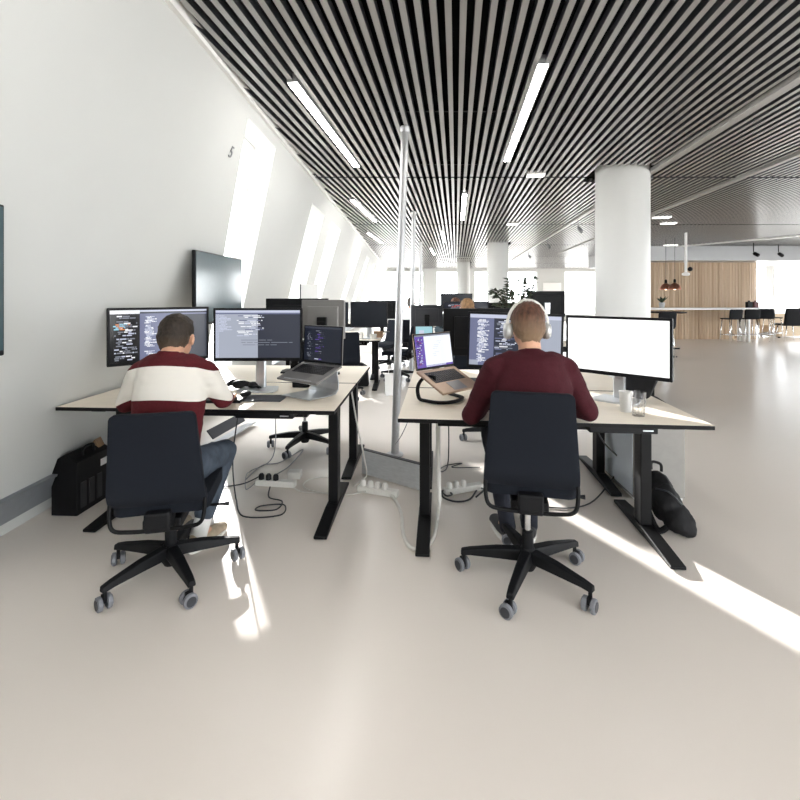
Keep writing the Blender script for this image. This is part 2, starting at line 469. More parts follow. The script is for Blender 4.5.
# white door in the far wall
bm = NB(); box(bm, (8.4, YF-.14, 1.06), (1.0, .06, 2.12)); d1 = struct('door_1', bm, white_paint, bevel=.005)
bm = NB(); tube(bm, [(8.05, YF-.19, .7), (8.05, YF-.19, 1.6)], .025); obj('door_handle', bm, blk_metal, d1)

# timber-clad core with a rounded corner
WX0, WX1, WY, WZ = 7.55, 11.75, 14.4, 2.46
bm = NB()
path = [(WX0, WY+3.0), (WX0, WY)]
rc = .7
for k in range(0, 9):
    a = -PI/2+PI/2*k/8; path.append((WX1-rc+rc*math.cos(a), WY+rc+rc*math.sin(a)))
path.append((WX1, WY+3.0))
pts = []
for i in range(len(path)-1):
    a = Vector(path[i]); b = Vector(path[i+1]); n = max(1, int((b-a).length/.045))
    for k in range(n): pts.append(a.lerp(b, k/n))
pts.append(Vector(path[-1]))
lo = []; hi = []
for i, p in enumerate(pts):
    q = pts[min(i+1, len(pts)-1)]-pts[max(i-1, 0)]; q.normalize(); nr = Vector((q.y, -q.x))
    for off in ((.0, .022) if i % 2 == 0 else (.022, .0)):
        w = p+nr*off; lo.append(bm.verts.new((w.x, w.y, 0))); hi.append(bm.verts.new((w.x, w.y, WZ)))
for i in range(len(lo)-1): bm.faces.new((lo[i], lo[i+1], hi[i+1], hi[i]))
struct('wall_core', bm, wood_slat_material())
bm = NB(); box(bm, ((WX0+13.2)/2-.1, WY+1.2, (WZ+CH+.3)/2), (13.2-WX0+.2, 3.9, CH+.3-WZ)); struct('trim_2', bm, mat('soffit_grey', rgb(160, 161, 162), .28, metal=.3, var=.02, scale=3))
bm = NB(); box(bm, (12.35, WY+2.2, WZ/2), (1.15, .15, WZ)); struct('wall_core_return', bm, white_paint)

# round columns
for (cx, cy, cr), lab in zip(col_xy, ('thick white round column nearest of three, behind the blank white monitor',
                                     'white round column in the middle distance above the plant on the desks',
                                     'most distant slim white round column in front of the far windows')):
    bm = NB(); lathe(bm, [(cr, 0), (cr, CH+.25)], (cx, cy, 0), 48)
    tag(autosmooth(obj('column', bm, mat('column_white', rgb(216, 217, 215), .45, var=.01, scale=3))), lab, 'column', 'white round columns')

# ------------------------------------------------------------------ ceiling lamps
def lamp(u, y0, y1, label):
    t = thing('linear_ceiling_lamp', label, 'ceiling lamp', (u+DX*(y0+y1)/2, (y0+y1)/2, CH-.01), -math.atan(DX), 'linear ceiling lamps')
    L = y1-y0
    bm = NB(); box(bm, (0, 0, .02), (.075, L+.03, .06)); obj('housing', bm, alu, t)
    bm = NB(); box(bm, (0, 0, -.014), (.06, L, .008)); obj('diffuser', bm, led, t)
lamp(-1.145, 3.15, 5.2, 'long lit strip lamp in slats nearest the left wall')
lamp(.565, 2.9, 4.98, 'long lit strip lamp in slats above the man with headphones')
lamp(-1.61, 7.0, 9.0, 'second lit strip lamp along the left edge of the ceiling')
lamp(.13, 6.6, 8.8, 'lit strip lamp right of the pole tops, second in middle row')
lamp(-2.08, 10.7, 12.7, 'third lit strip lamp along the left edge of the ceiling')
lamp(-.32, 10.4, 12.5, 'third lit strip lamp of the middle row down the ceiling')
lamp(-.78, 14.2, 16.2, 'small distant fourth strip lamp of the middle row')
for u_, y_, l_ in ((-.7, -.62, 'unseen strip lamp added overhead, on the left'), (1.0, -.85, 'unseen strip lamp added overhead, in the middle'), (2.7, -.85, 'unseen strip lamp added overhead, first on the right'), (4.4, -.85, 'unseen strip lamp added overhead, second on the right'),
                   (-.25, -4.3, 'unseen strip lamp added behind the camera, left'), (1.45, -4.4, 'unseen strip lamp added behind the camera, middle'), (3.15, -4.4, 'unseen strip lamp added behind the camera, right')):
    lamp(u_, y_, y_+2.05, l_)  # unseen lamps added out of frame to brighten the foreground floor
def downlight(x, y, w, label):
    t = thing('ceiling_downlight', label, 'downlight', (x, y, CH-.01), -math.atan(DX), 'short ceiling downlights')
    bm = NB(); box(bm, (0, 0, .02), (w+.02, .14, .05)); obj('housing', bm, white_paint, t)
    bm = NB(); box(bm, (0, 0, -.01), (w, .12, .008)); obj('diffuser', bm, glow('downlight_diffuser', (1, .97, .93, 1), 3.0), t)
downlight(1.69, 5.6, .2, 'small square downlight left of the big column top')
downlight(2.35, 9.4, .22, 'small square downlight far behind the headphones man lamp')
downlight(5.0, 8.6, .3, 'small downlight right of the big column, nearer of the pair')
downlight(5.55, 9.3, .28, 'small downlight right of the big column, further of the pair')
downlight(8.0, 13.3, .35, 'small downlight above the copper pendants near timber wall')

def track(u, y0, y1, label):
    bm = NB()
    hexa(bm, [(u+DX*a+sx, a, z) for z in (CH-.025, CH+.02) for a, sx in ((y0, -.024), (y0, .024), (y1, .024), (y1, -.024))])
    return tag(obj('ceiling_track_or_sheen', bm, mat('track_grey', rgb(172, 170, 167), .4, var=.02)), label, 'lighting track', 'ceiling lighting tracks')
track(2.36, 2.0, 19, 'pale lighting track left and past the big column')
track(3.64, 2.0, 16, 'pale lighting track running right of the big column')
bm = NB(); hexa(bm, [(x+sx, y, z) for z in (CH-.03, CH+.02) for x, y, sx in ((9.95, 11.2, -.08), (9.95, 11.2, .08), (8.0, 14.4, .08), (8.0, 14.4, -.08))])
tag(obj('ceiling_track_or_sheen', bm, white_paint), 'pale strip imitating ceiling sheen, slanting over the timber wall corner', 'lighting track', 'ceiling lighting tracks')  # added white strip imitating window light reflected off the ceiling, no real track
def spot(x, y, drop, label, yaw=0, m=silver):
    t = thing('spotlight', label, 'spotlight', (x, y, CH-.026), yaw, 'hanging spotlights')
    bm = NB(); tube(bm, [(0, 0, .0), (0, 0, -drop)], .012, 8); obj('stem', bm, m, t)
    bm = NB(); lathe(bm, [(.035, 0), (.05, .03), (.05, .14), (.035, .16)], (0, 0, -drop-.03), 14, Euler((R(125), 0, R(30))).to_matrix()); obj('lamp_head', bm, m, t)
    return t
for y, l in ((8.7, 'nearest hanging spotlight left of the big column'), (11.6, 'second hanging spotlight left of the big column'), (14.6, 'third and smallest hanging spotlight left of big column')):
    spot(2.36+DX*y, y, .16, l, m=mat('spot_grey', rgb(150, 152, 155), .4)).scale = (.7, .7, .9)
spot(9.9, 12.6, .25, 'dark spotlight hanging at far right by the windows', m=blk_metal)
spot(11.1, 13.2, .2, 'dark tilted spotlight furthest right by the bright windows', 1, m=blk_metal)
# thick white drop pipe with a camera head
t = thing('ceiling_drop_pipe', 'white pipe dropping from the ceiling before the timber wall', 'pipe', (6.86, 10.8, CH))
bm = NB(); tube(bm, [(0, 0, .05), (0, 0, -.98)], .03, 12); autosmooth(obj('pipe', bm, white_paint, t))
bm = NB(); lathe(bm, [(.06, 0), (.085, .02), (.085, .06), (.03, .09)], (0, 0, -1.03), 16); autosmooth(obj('end_cap', bm, white_paint, t))
bm = NB(); ball(bm, (.09, -.02, -.87), .055); obj('sensor', bm, blk_plastic, t, smooth=True)

# cable poles
def pole(b, tp, r, label):
    t = thing('cable_pole', label, 'pole', (b[0], b[1], 0), 0, 'slim cable poles')
    d = Vector((tp[0]-b[0], tp[1]-b[1], 0))
    bm = NB(); tube(bm, [(0, 0, .01), (d.x, d.y, CH)], r, 16); autosmooth(obj('pole_tube', bm, alu, t))
    bm = NB(); lathe(bm, [(r*2.2, 0), (r*2.2, .012), (r*1.2, .02)], (0, 0, 0), 20); autosmooth(obj('foot_plate', bm, alu, t))
    bm = NB(); lathe(bm, [(r*1.15, -.05), (r*1.3, -.04), (r*1.3, 0)], (d.x, d.y, CH), 16); autosmooth(obj('top_collar', bm, alu, t))
pole((-.045, 3.92), (.045, 4.03), .034, 'nearest tall grey metal pole between the two front desks')
pole((.2, 8.05), (.25, 8.1), .038, 'second tall grey pole, behind the nearest pole')
pole((.53, 12.5), (.59, 12.6), .04, 'third and furthest slim pole in the central aisle')

# ------------------------------------------------------------------ desks
def make_desk(label, center, rz, L=1.6, offs=(.14, .14), D=.8, hz=.74, group='height adjustable desks'):
    t = thing('office_desk', label, 'desk', (center[0], center[1], 0), rz, group)
    bm = NB(); fs = box(bm, (0, 0, hz-.011), (L, D, .022))
    setmi(fs, 1); fs[1].material_index = 0
    obj('tabletop', bm, [laminate, edge_black], t, bevel=.0025)
    bm = NB(); box(bm, (0, -.16, hz-.06), (L-.42, .05, .075)); box(bm, (0, .16, hz-.06), (L-.42, .05, .075))
    obj('frame_rail', bm, blk_metal, t, bevel=.004)
    bm = NB(); box(bm, (L/2-.42, -.27, hz-.045), (.34, .17, .035)); obj('control_box', bm, blk_plastic, t, bevel=.004)
    bm = NB(); box(bm, (L/2-.30, -.358, hz-.045), (.05, .004, .006)); obj('control_label', bm, silver, t)
    for s in (-1, 1):
        x = s*(L/2-offs[(s+1)//2])
        bm = NB(); box(bm, (x, .02, .36), (.062, .095, .62)); box(bm, (x, 0, hz-.036), (.09, .62, .026))
        box(bm, (x, .02, .66), (.05, .08, .1))
        lg = obj('leg', bm, blk_metal, t, bevel=.005)
        bm = NB(); prism(bm, [(-.385, .0), (.37, .0), (.37, .018), (.08, .045), (-.08, .045), (-.385, .018)], lambda u, v, k, x=x: (x+(-.038 if k == 0 else .038), u, v+.006))
        obj('foot', bm, blk_metal, lg, bevel=.004)
        for y in (-.345, .33):
            bm = NB(); lathe(bm, [(.022, 0), (.022, .008)], (x, y, 0), 12); obj('glide', bm, wheel_dark, lg)
    return t
LA, RA = R(-3.2), R(-5.05)
deskL = make_desk('front left desk, where the man in the striped jumper sits', (-1.165, 2.973), LA, 1.64, (.19, .085))
deskR = make_desk('front right desk, where the man with headphones sits', (.812, 2.703), RA, 1.585, (.13, .165))
make_desk('desk backing onto the front left desk, beyond its laptop', (-1.118, 3.79), LA+PI, 1.64, (.085, .19))
make_desk('desk backing onto the front right desk, behind its monitors', (.882, 3.52), RA+PI, 1.585, (.15, .13))
P2L = (-1.10, 6.95); dup(deskL, (*P2L, 0), R(-1), 'distant left desk with dark monitors, clear of the aisle')
dup(deskL, (-1.08, 7.78, 0), R(179), 'distant left desk backing onto the one with dark monitors')
dup(deskL, (-1.0, 10.9, 0), 0, 'most distant desk on the left by the slanted wall')
dup(deskR, (1.15, 6.25, 0), RA, 'distant right desk with a pale green laptop at its end')
dup(deskR, (1.22, 7.07, 0), RA+PI, 'distant right desk backing onto the one with the green laptop')
dup(deskR, (2.75, 6.1, 0), RA, 'distant right desk nearest the big white column')
dup(deskR, (1.35, 9.9, 0), RA, 'most distant desk on the right of the aisle')

# ------------------------------------------------------------------ office chairs
def slab(bm, hw, v0, v1, rad, fn, nx=12, nv=22, th=.03):
    vs = []
    for i in range(nv+1):
        # denser rows near the ends
        t = .5-.5*math.cos(PI*i/nv); v = v0+(v1-v0)*t; w = hw(t)
        e = min(v-v0, v1-v)
        if e < rad: w = w-rad+math.sqrt(max(0, rad*rad-(rad-e)**2))
        vs.append((v, t, w))
    G = []
    for side in (0, 1):
        G.append([[bm.verts.new(fn(-w+2*w*j/nx, v, t, side)) for j in range(nx+1)] for v, t, w in vs])
    for side in (0, 1):
        for i in range(nv):
            for j in range(nx):
                q = (G[side][i][j], G[side][i][j+1], G[side][i+1][j+1], G[side][i+1][j])
                bm.faces.new(q if side == 0 else tuple(reversed(q)))
    for i in range(nv):
        for j in (0, nx):
            bm.faces.new((G[0][i][j], G[0][i+1][j], G[1][i+1][j], G[1][i][j]))
    for i in (0, nv):
        for j in range(nx):
            bm.faces.new((G[0][i][j], G[0][i][j+1], G[1][i][j+1], G[1][i][j]))

def make_chair(label, loc, rz, sh, spider=25, group='swivel office chairs', back_dx=0, back_rz=0):
    t = thing('office_chair', label, 'office chair', (loc[0], loc[1], 0), rz, group)
    bz0, bz1 = sh+.005, sh+.45
    def bfn(x, z, tt, side):
        y = -.225-.035*tt-.02*tt*tt + .25*x*x*(1-.3*tt) + (-.016 if side == 0 else .016)*(1-.0*tt)
        if tt < .22: y += .05*((.22-tt)/.22)**2
        return Vector((x, y, z))
    bm = NB(); slab(bm, lambda q: .210-.037*q, bz0, bz1, .024, bfn)
    bk = obj('backrest', bm, blk_fabric, t, smooth=True, bevel=.004); bk.rotation_euler = (0, 0, back_rz)
    bm = NB(); slab(bm, lambda q: .21, -.18, .25, .06, lambda x, y, q, side: Vector((x, y, sh+.03-(.07 if side == 0 else 0)-.02*max(0, (y-.12)/.13)**2-.3*x*x*.2)))
    obj('seat', bm, blk_fabric, t, smooth=True, bevel=.01)
    bm = NB(); box(bm, (0, -.02, sh-.105), (.17, .26, .055)); box(bm, (0, -.17, sh-.075), (.11, .1, .07)); box(bm, (.0, -.205, sh-.055), (.11, .05, .08))
    mech = obj('tilt_mechanism', bm, blk_plastic, t, bevel=.01)
    bm = NB(); box(bm, (0, -.222, sh-.078), (.05, .006, .008)); obj('label_strip', bm, silver, mech)
    bm = NB(); tube(bm, spline([(-.195, -.19, sh+.07), (-.2, -.205, sh-.0), (-.185, -.215, sh-.075), (-.12, -.21, sh-.095), (0, -.205, sh-.1), (.12, -.21, sh-.095), (.185, -.215, sh-.075), (.2, -.205, sh), (.195, -.19, sh+.07)], 6), .009, 10)
    obj('support_bar', bm, blk_metal, t, smooth=True)
    bm = NB(); tube(bm, [(.08, .02, sh-.1), (.24, .03, sh-.11), (.27, .03, sh-.11)], [.007, .007, .012], 8); obj('lever', bm, blk_plastic, mech, smooth=True)
    bm = NB(); lathe(bm, [(.014, .2), (.014, sh-.13)], (0, 0, 0), 16); gl = autosmooth(obj('gas_lift', bm, chrome, t))
    bm = NB(); lathe(bm, [(.026, .085), (.028, .2), (.026, .235), (.016, .24)], (0, 0, 0), 20); autosmooth(obj('lift_sleeve', bm, blk_plastic, gl))
    bm = NB(); lathe(bm, [(.032, .05), (.045, .075), (.045, .135), (.03, .155)], (0, 0, 0), 20); autosmooth(obj('hub', bm, blk_plastic, t))
    for k in range(5):
        a = R(spider+72*k); ca, sa = math.cos(a), math.sin(a)
        def L(u, v, z): return Vector((u*ca-v*sa, u*sa+v*ca, z))
        bm = NB(); q = []
        secs = [(.03, .032, .095, .15), (.15, .028, .095, .142), (.28, .022, .092, .122), (.325, .018, .085, .112)]
        rings = [[bm.verts.new(L(u, s*w*(1 if z == 0 else .75), z0 if z == 0 else z1)) for s, z in ((-1, 0), (1, 0), (1, 1), (-1, 1))] for u, w, z0, z1 in secs]
        for i in range(3):
            for j in range(4): bm.faces.new((rings[i][j], rings[i][(j+1) % 4], rings[i+1][(j+1) % 4], rings[i+1][j]))
        bm.faces.new(rings[0]); bm.faces.new(rings[-1])
        lg = obj('base_leg', bm, blk_plastic, t, bevel=.006)
        # twin-wheel caster
        yaw = a + [1.9, 1.2, 2.3, 1.4, 1.7][k]
        cy, sy = math.cos(yaw), math.sin(yaw); c0 = L(.31, 0, 0)
        def W(p): return c0+Vector((p[0]*cy-p[1]*sy, p[0]*sy+p[1]*cy, p[2]))
        bm = NB()
        for s in (-1, 1):
            M = Matrix.Rotation(yaw, 3, 'Z') @ Matrix.Rotation(PI/2, 3, 'X')
            lathe(bm, [(.024, -.011), (.031, -.008), (.032, 0), (.031, .008), (.024, .011)], W((-.012, s*.019, .032)), 20, M, mi=0)
            lathe(bm, [(.022, -.013), (.022, .013)], W((-.012, s*.019, .032)), 16, M, mi=1)
        cs = obj('caster', bm, [rubber, wheel_dark], lg); autosmooth(cs)
        bm = NB(); tube(bm, [W((0, 0, .045)), W((0, 0, .092))], .009, 10); box(bm, W((-.01, 0, .05)), (.03, .016, .03), Matrix.Rotation(yaw, 3, 'Z')); obj('caster_stem', bm, blk_plastic, lg)
    return t
chairL = make_chair('dark swivel chair under the man in the striped jumper', (-1.145, 2.25), R(12), .42, 12)
chairR = make_chair('dark swivel chair under the man with white headphones', (.627, 2.21), R(-12), .52, 37)
cb = make_chair('empty swivel chair behind the front left desk, base showing below', (-.87, 4.12), R(172), .46, 10)
dup(cb, (.92, 4.3, 0), R(170), 'swivel chair behind the front right desk, wheel showing below')
dup(cb, (-.8, 6.15, 0), R(20), 'dark swivel chair drawn up to the distant left desk')
dup(cb, (-.22, 8.75, 0), R(150), 'black swivel chair in the aisle by the distant left desks')
dup(cb, (.83, 5.35, 0), R(-5), 'swivel chair under the fair haired person beyond the monitors')
dup(cb, (.955, 7.86, 0), R(178), 'swivel chair under the brown haired person facing us')
dup(cb, (.18, 9.33, 0), R(-20), 'swivel chair under the dark haired person in white')
dup(cb, (-.02, 7.5, 0), R(75), 'dark swivel chair in the aisle between the two poles')

# ------------------------------------------------------------------ screens
CODE = dict(black=rgb(14, 15, 18), slate=rgb(106, 111, 140), dark=rgb(50, 54, 66), white=rgb(236, 238, 242), pale=rgb(190, 195, 215), grey=rgb(120, 124, 135), cyan=rgb(150, 205, 225), red=rgb(190, 90, 90), purple=rgb(92, 66, 160), bluegrey=rgb(158, 164, 178), navy=rgb(24, 28, 40), full=(1, 1, 1, 1), lav=rgb(232, 236, 250), teal=rgb(150, 195, 205), maroon=rgb(120, 40, 60), orange=rgb(220, 140, 80))
def cmat(k): return glow('screen_'+k, CODE[k], 1.15 if k == 'full' else .95)
def screen_mesh(w, h, rects):
    keys = []; bm = NB(); lay = 0
    for i, (x0, y0, x1, y1, k) in enumerate(rects):
        if k not in keys: keys.append(k)
        dy = 0 if i == 0 else (-.0004 if i < 6 else -.0008)
        vs = [bm.verts.new(((x-.5)*w, dy, (y-.5)*h)) for x, y in ((x0, y0), (x1, y0), (x1, y1), (x0, y1))]
        f = bm.faces.new(vs); f.material_index = keys.index(k)
    me = bpy.data.meshes.new('screen'); bm.to_mesh(me); bm.free()
    for k in keys: me.materials.append(cmat(k))
    return me
def text_rows(x0, x1, y0, y1, n, key, rnd, indent=.25, keys=None, h=.55, fill=(.3, 1)):
    out = []
    for i in range(n):
        y = y1-(i+.5)*(y1-y0)/n; hh = (y1-y0)/n*h/2
        if rnd.random() < .1: continue
        a = x0+(x1-x0)*indent*rnd.random()*rnd.random(); tot = a+(x1-a)*rnd.uniform(*fill)
        x = a
        while x < tot-.004:
            wl = min(tot-x, (x1-x0)*rnd.uniform(.06, .3))
            out.append((x, y-hh, x+wl, y+hh, rnd.choice(keys) if keys and rnd.random() < .45 else key)); x += wl+(x1-x0)*.025
    return out
rnd = random.Random(3)
scr_terminal = [(0, 0, 1, 1, 'slate'), (0, .0, .285, .93, 'black'), (0, .925, .285, 1, 'white'), (.66, 0, 1, .9, 'dark'), (.285, .93, 1, .965, 'dark'), (.285, .965, 1, 1, 'pale')] \
    + text_rows(.04, .28, .03, .9, 26, 'grey', rnd, .5, ['white', 'pale', 'black'], .7, (.5, 1)) + text_rows(.03, .2, .62, .74, 4, 'cyan', rnd, .2, ['orange', 'cyan', 'white'], .8, (.6, 1)) \
    + text_rows(.33, .47, .05, .88, 34, 'pale', rnd, .4, ['white'], .7, (.35, .95))
scr_editor = [(0, 0, 1, 1, 'bluegrey'), (.0, 0, .5, .92, 'bluegrey'), (.5, 0, 1, .92, 'dark'), (0, .95, 1, 1, 'pale'), (0, .92, 1, .95, 'slate'), (.0, .0, .04, .92, 'pale')] \
    + text_rows(.04, .2, .55, .9, 12, 'pale', rnd, .2, None, .6) + text_rows(.25, .6, .45, .9, 14, 'white', rnd, .6, ['pale', 'slate'], .5, (.3, .9)) + text_rows(.3, .95, .25, .4, 3, 'grey', rnd, .1, None, .25)
scr_code = [(0, 0, 1, 1, 'slate'), (.27, 0, .33, .93, 'dark'), (.33, 0, .62, .93, 'dark'), (0, .93, 1, 1, 'pale'), (.62, 0, 1, .93, 'bluegrey'), (0, 0, .1, .1, 'bluegrey')] \
    + text_rows(.08, .25, .06, .9, 36, 'pale', rnd, .3, ['white'], .75, (.25, .8)) + text_rows(.28, .6, .1, .9, 30, 'pale', rnd, .5, ['grey', 'slate', 'dark', 'white'], .7, (.3, 1))
scr_white = [(0, 0, 1, 1, 'full')]
scr_lap1 = [(0, 0, 1, 1, 'navy'), (0, .94, 1, 1, 'dark')] + text_rows(.08, .25, .1, .85, 18, 'dark', rnd, .2, ['grey'], .5) + text_rows(.3, .7, .2, .9, 14, 'dark', rnd, .4, ['grey', 'purple'], .4, (.1, .8)) + text_rows(.3, .7, .03, .07, 1, 'pale', rnd, 0, ['purple'], .7)
scr_lap2 = [(0, 0, 1, 1, 'lav'), (0, 0, .24, .96, 'purple'), (.24, 0, 1, .06, 'purple'), (.24, .01, .8, .06, 'pale'), (0, .95, 1, 1, 'grey')] \
    + text_rows(.03, .21, .08, .9, 24, 'navy', rnd, .4, ['maroon', 'pale'], .6, (.3, .95)) + text_rows(.45, .9, .3, .8, 9, 'pale', rnd, .6, None, .18, (.1, .4))
scr_green = [(0, 0, 1, 1, 'teal'), (.2, .3, .5, .7, 'pale'), (0, 0, 1, .18, 'maroon')]
scr_code2 = [(0, 0, 1, 1, 'navy')] + text_rows(.05, .6, .06, .94, 20, 'grey', rnd, .5, ['pale', 'red', 'purple'], .6, (.3, 1))

def make_monitor(label, w, h, loc, rz, zc, rects=None, roll=0, stand=silver, group='desktop monitors', back=blk_plastic, zdesk=.74, tilt=0):
    """screen faces local -y; loc is the panel centre on plan"""
    t = thing('monitor', label, 'monitor', (loc[0], loc[1], zdesk), rz, group)
    z = zc-zdesk; Rm = Euler((tilt, roll, 0)).to_matrix()
    bm = NB(); box(bm, (0, .012, 0), (w, .024, h)); box(bm, (0, .034, 0), (w*.72, .03, h*.66))
    hs = obj('housing', bm, back, t, loc=(0, 0, z), rot=(tilt, roll, 0), bevel=.005)
    bm = NB(); fr = .014
    for c, s in (((-w/2+fr/2, -.002, 0), (fr, .006, h)), ((w/2-fr/2, -.002, 0), (fr, .006, h)), ((0, -.002, h/2-fr/2), (w-2*fr, .006, fr)), ((0, -.002, -h/2+fr*.8), (w-2*fr, .006, fr*1.6))): box(bm, c, s)
    obj('bezel', bm, blk_plastic, t, loc=(0, 0, z), rot=(tilt, roll, 0), bevel=.0015)
    if rects:
        me = screen_mesh(w-2*fr, h-2.6*fr, rects)
    else:
        bm = NB(); vs = [bm.verts.new((x*(w/2-fr), 0, y*(h/2-1.3*fr))) for x, y in ((-1, -1), (1, -1), (1, 1), (-1, 1))]; bm.faces.new(vs)
        me = bpy.data.meshes.new('screen'); bm.to_mesh(me); bm.free(); me.materials.append(dark_screen)
    o = bpy.data.objects.new('screen', me); C.objects.link(o); o.parent = t; o.location = (0, -.0014, z+.003); o.rotation_euler = (tilt, roll, 0)
    bm = NB(); box(bm, (0, .075, (z-.02)/2+.008), (.07, .03, z-.02)); box(bm, (0, .06, z-.03), (.08, .05, .1))
    obj('stand_neck', bm, stand, t, bevel=.008)
    bm = NB(); prism(bm, [(-.12, -.07), (.12, -.07), (.135, .0), (.11, .12), (-.11, .12), (-.135, .0)], lambda u, v, k: (u, v, 0 if k == 0 else .012))
    obj('stand_base', bm, stand, t, bevel=.004)
    return t
make_monitor('angled monitor with black terminal pane, left of the striped jumper', .595, .36, (-1.556, 2.93), R(40), 1.132, scr_terminal, stand=silver)
make_monitor('monitor with half dark code window between terminal screen and laptop', .598, .36, (-.966, 3.06), R(1), 1.124, scr_editor)
make_monitor('monitor showing code directly behind the man with headphones', .585, .36, (.72, 2.83), R(-10), 1.1, scr_code, roll=R(1.6))
make_monitor('angled monitor with a blank bright white screen', .615, .362, (1.318, 2.755), R(-44), 1.078, scr_white)
# monitors across the desks
make_monitor('dark back of a monitor behind the purple laptop', .60, .36, (.63, 3.42), R(175), 1.112, scr_code2, stand=blk_metal)
make_monitor('grey backed monitor behind the dark laptop on its stand', .36, .32, (-.63, 3.72), R(176), 1.195, None, back=space_grey, stand=blk_metal)
make_monitor('black backed monitor left of the grey backed one', .54, .33, (-.88, 3.86), R(176), 1.2, None, stand=blk_metal)
make_monitor('right hand dark blank monitor on the distant left desk', .56, .39, (-.47, 6.8), R(-2), 1.105, None)
make_monitor('dark blank monitor just left of the larger distant blank monitor', .56, .39, (-1.2, 8.0), R(4), 1.08, None)
make_monitor('small dark monitor back over the far left desks', .5, .33, (-.32, 8.1), R(180), 1.14, None, stand=blk_metal)
make_monitor('distant monitor with dark code behind the fair haired person', .64, .4, (.93, 6.35), R(-3), 1.11, scr_code2, stand=blk_metal)
make_monitor('wide dark monitor back right of the fair haired person', .62, .36, (1.56, 6.45), R(177), 1.11, None, stand=blk_metal)
make_monitor('tall raised dark monitor behind the plant', .52, .36, (2.06, 6.35), R(177), 1.275, None)
make_monitor('grey dark monitor back behind the pale green laptop', .5, .33, (.42, 7.05), R(180), 1.08, None, stand=blk_metal, back=wheel_dark)
make_monitor('most distant dark monitor, above the brown haired person', .7, .4, (1.25, 9.95), R(-3), 1.24, None, stand=blk_metal)

# laptops -------------------------------------------------------------
def make_laptop(label, hl, hr, depth, drop, lid_h, lid_back, rects, group='open laptops', body=space_grey):
    """hl, hr: left and right hinge ends in the world; the keyboard falls forward by drop"""
    hl = Vector(hl); hr = Vector(hr); mid = (hl+hr)/2; ax = (hr-hl); W = ax.length
    rz = math.atan2(ax.y, ax.x)
    t = thing('laptop', label, 'laptop', mid, rz, group)
    a = math.asin(drop/depth)
    bm = NB(); box(bm, (0, -depth/2, -.007), (W, depth, .014))
    b = obj('keyboard_base', bm, body, t, rot=(a, 0, 0), bevel=.004)
    bm = NB()
    kw = W*.8/14; kd = depth*.46/6
    for i in range(14):
        for j in range(6): box(bm, (-W*.4+kw*(i+.5), -.03-kd*(j+.5), .0012), (kw*.84, kd*.84, .002))
    obj('keys', bm, key_black, b)
    bm = NB(); box(bm, (0, -depth*.78, .0004), (W*.34, depth*.34, .0012)); obj('trackpad', bm, space_grey, b)
    bm = NB(); box(bm, (0, .004, lid_h/2), (W, .007, lid_h))
    ld = obj('lid', bm, body, t, rot=(-lid_back, 0, 0), bevel=.003)
    bm = NB(); box(bm, (0, -.0002, lid_h/2), (W-.004, .0024, lid_h-.004)); obj('bezel', bm, blk_plastic, ld)
    me = screen_mesh(W-.02, lid_h-.024, rects); o = bpy.data.objects.new('screen', me); C.objects.link(o); o.parent = ld; o.location = (0, -.0022, lid_h/2+.003)
    return t
make_laptop('dark screened laptop on an aluminium riser, right of the code monitor', (-.668, 3.1, .943), (-.374, 2.9, .93), .245, .078, .252, R(3), scr_lap1)
make_laptop('laptop with a purple and white screen on a black curved stand', (.10, 2.72, .933), (.354, 2.95, .927), .24, .10, .225, R(9), scr_lap2, body=mat('rose_grey', rgb(176, 152, 132), .4, metal=.5, var=.02))
make_laptop('small distant open laptop with a pale green screen', (.21, 6.2, .775), (.46, 6.22, .775), .2, .02, .2, R(12), scr_green, body=mat('dark_red_laptop', rgb(96, 44, 50), .5, var=.05))
# aluminium riser under the first laptop
hl = Vector((-.668, 3.1)); hr = Vector((-.374, 2.9)); ax = (hr-hl).normalized(); fw = Vector((ax.y, -ax.x)); mid = (hl+hr)/2
if fw.y > 0: fw = -fw
t = thing('laptop_riser', 'bent aluminium riser under the dark screened laptop', 'laptop stand', (mid.x, mid.y, .74), math.atan2(ax.y, ax.x))
prof = [(-.235, .012), (-.05, .006), (.0, .008), (.025, .03), (.03, .07), (.015, .15), (-.0, .172), (-.03, .168), (-.1, .146), (-.215, .108)]
def sheet(bm, prof, w0, w1, th):
    n = len(prof); L = []
    for i, (y, z) in enumerate(prof):
        a = Vector(prof[min(i+1, n-1)])-Vector(prof[max(i-1, 0)]); a.normalize(); nr = Vector((-a.y, a.x))
        w = w0+(w1-w0)*i/(n-1)
        L.append([bm.verts.new((s*w/2, y+nr.x*k*th/2, z+nr.y*k*th/2)) for s, k in ((-1, -1), (1, -1), (1, 1), (-1, 1))])
    for i in range(n-1):
        for j in range(4): bm.faces.new((L[i][j], L[i][(j+1) % 4], L[i+1][(j+1) % 4], L[i+1][j]))
    bm.faces.new(L[0]); bm.faces.new(L[-1])
bm = NB(); sheet(bm, [(y, z-.0) for y, z in prof], .25, .24, .006)
obj('riser_sheet', bm, silver, t)
bm = NB(); box(bm, (0, -.22, .115), (.24, .006, .022), Matrix.Rotation(R(-20), 3, 'X')); obj('front_lip', bm, silver, t)
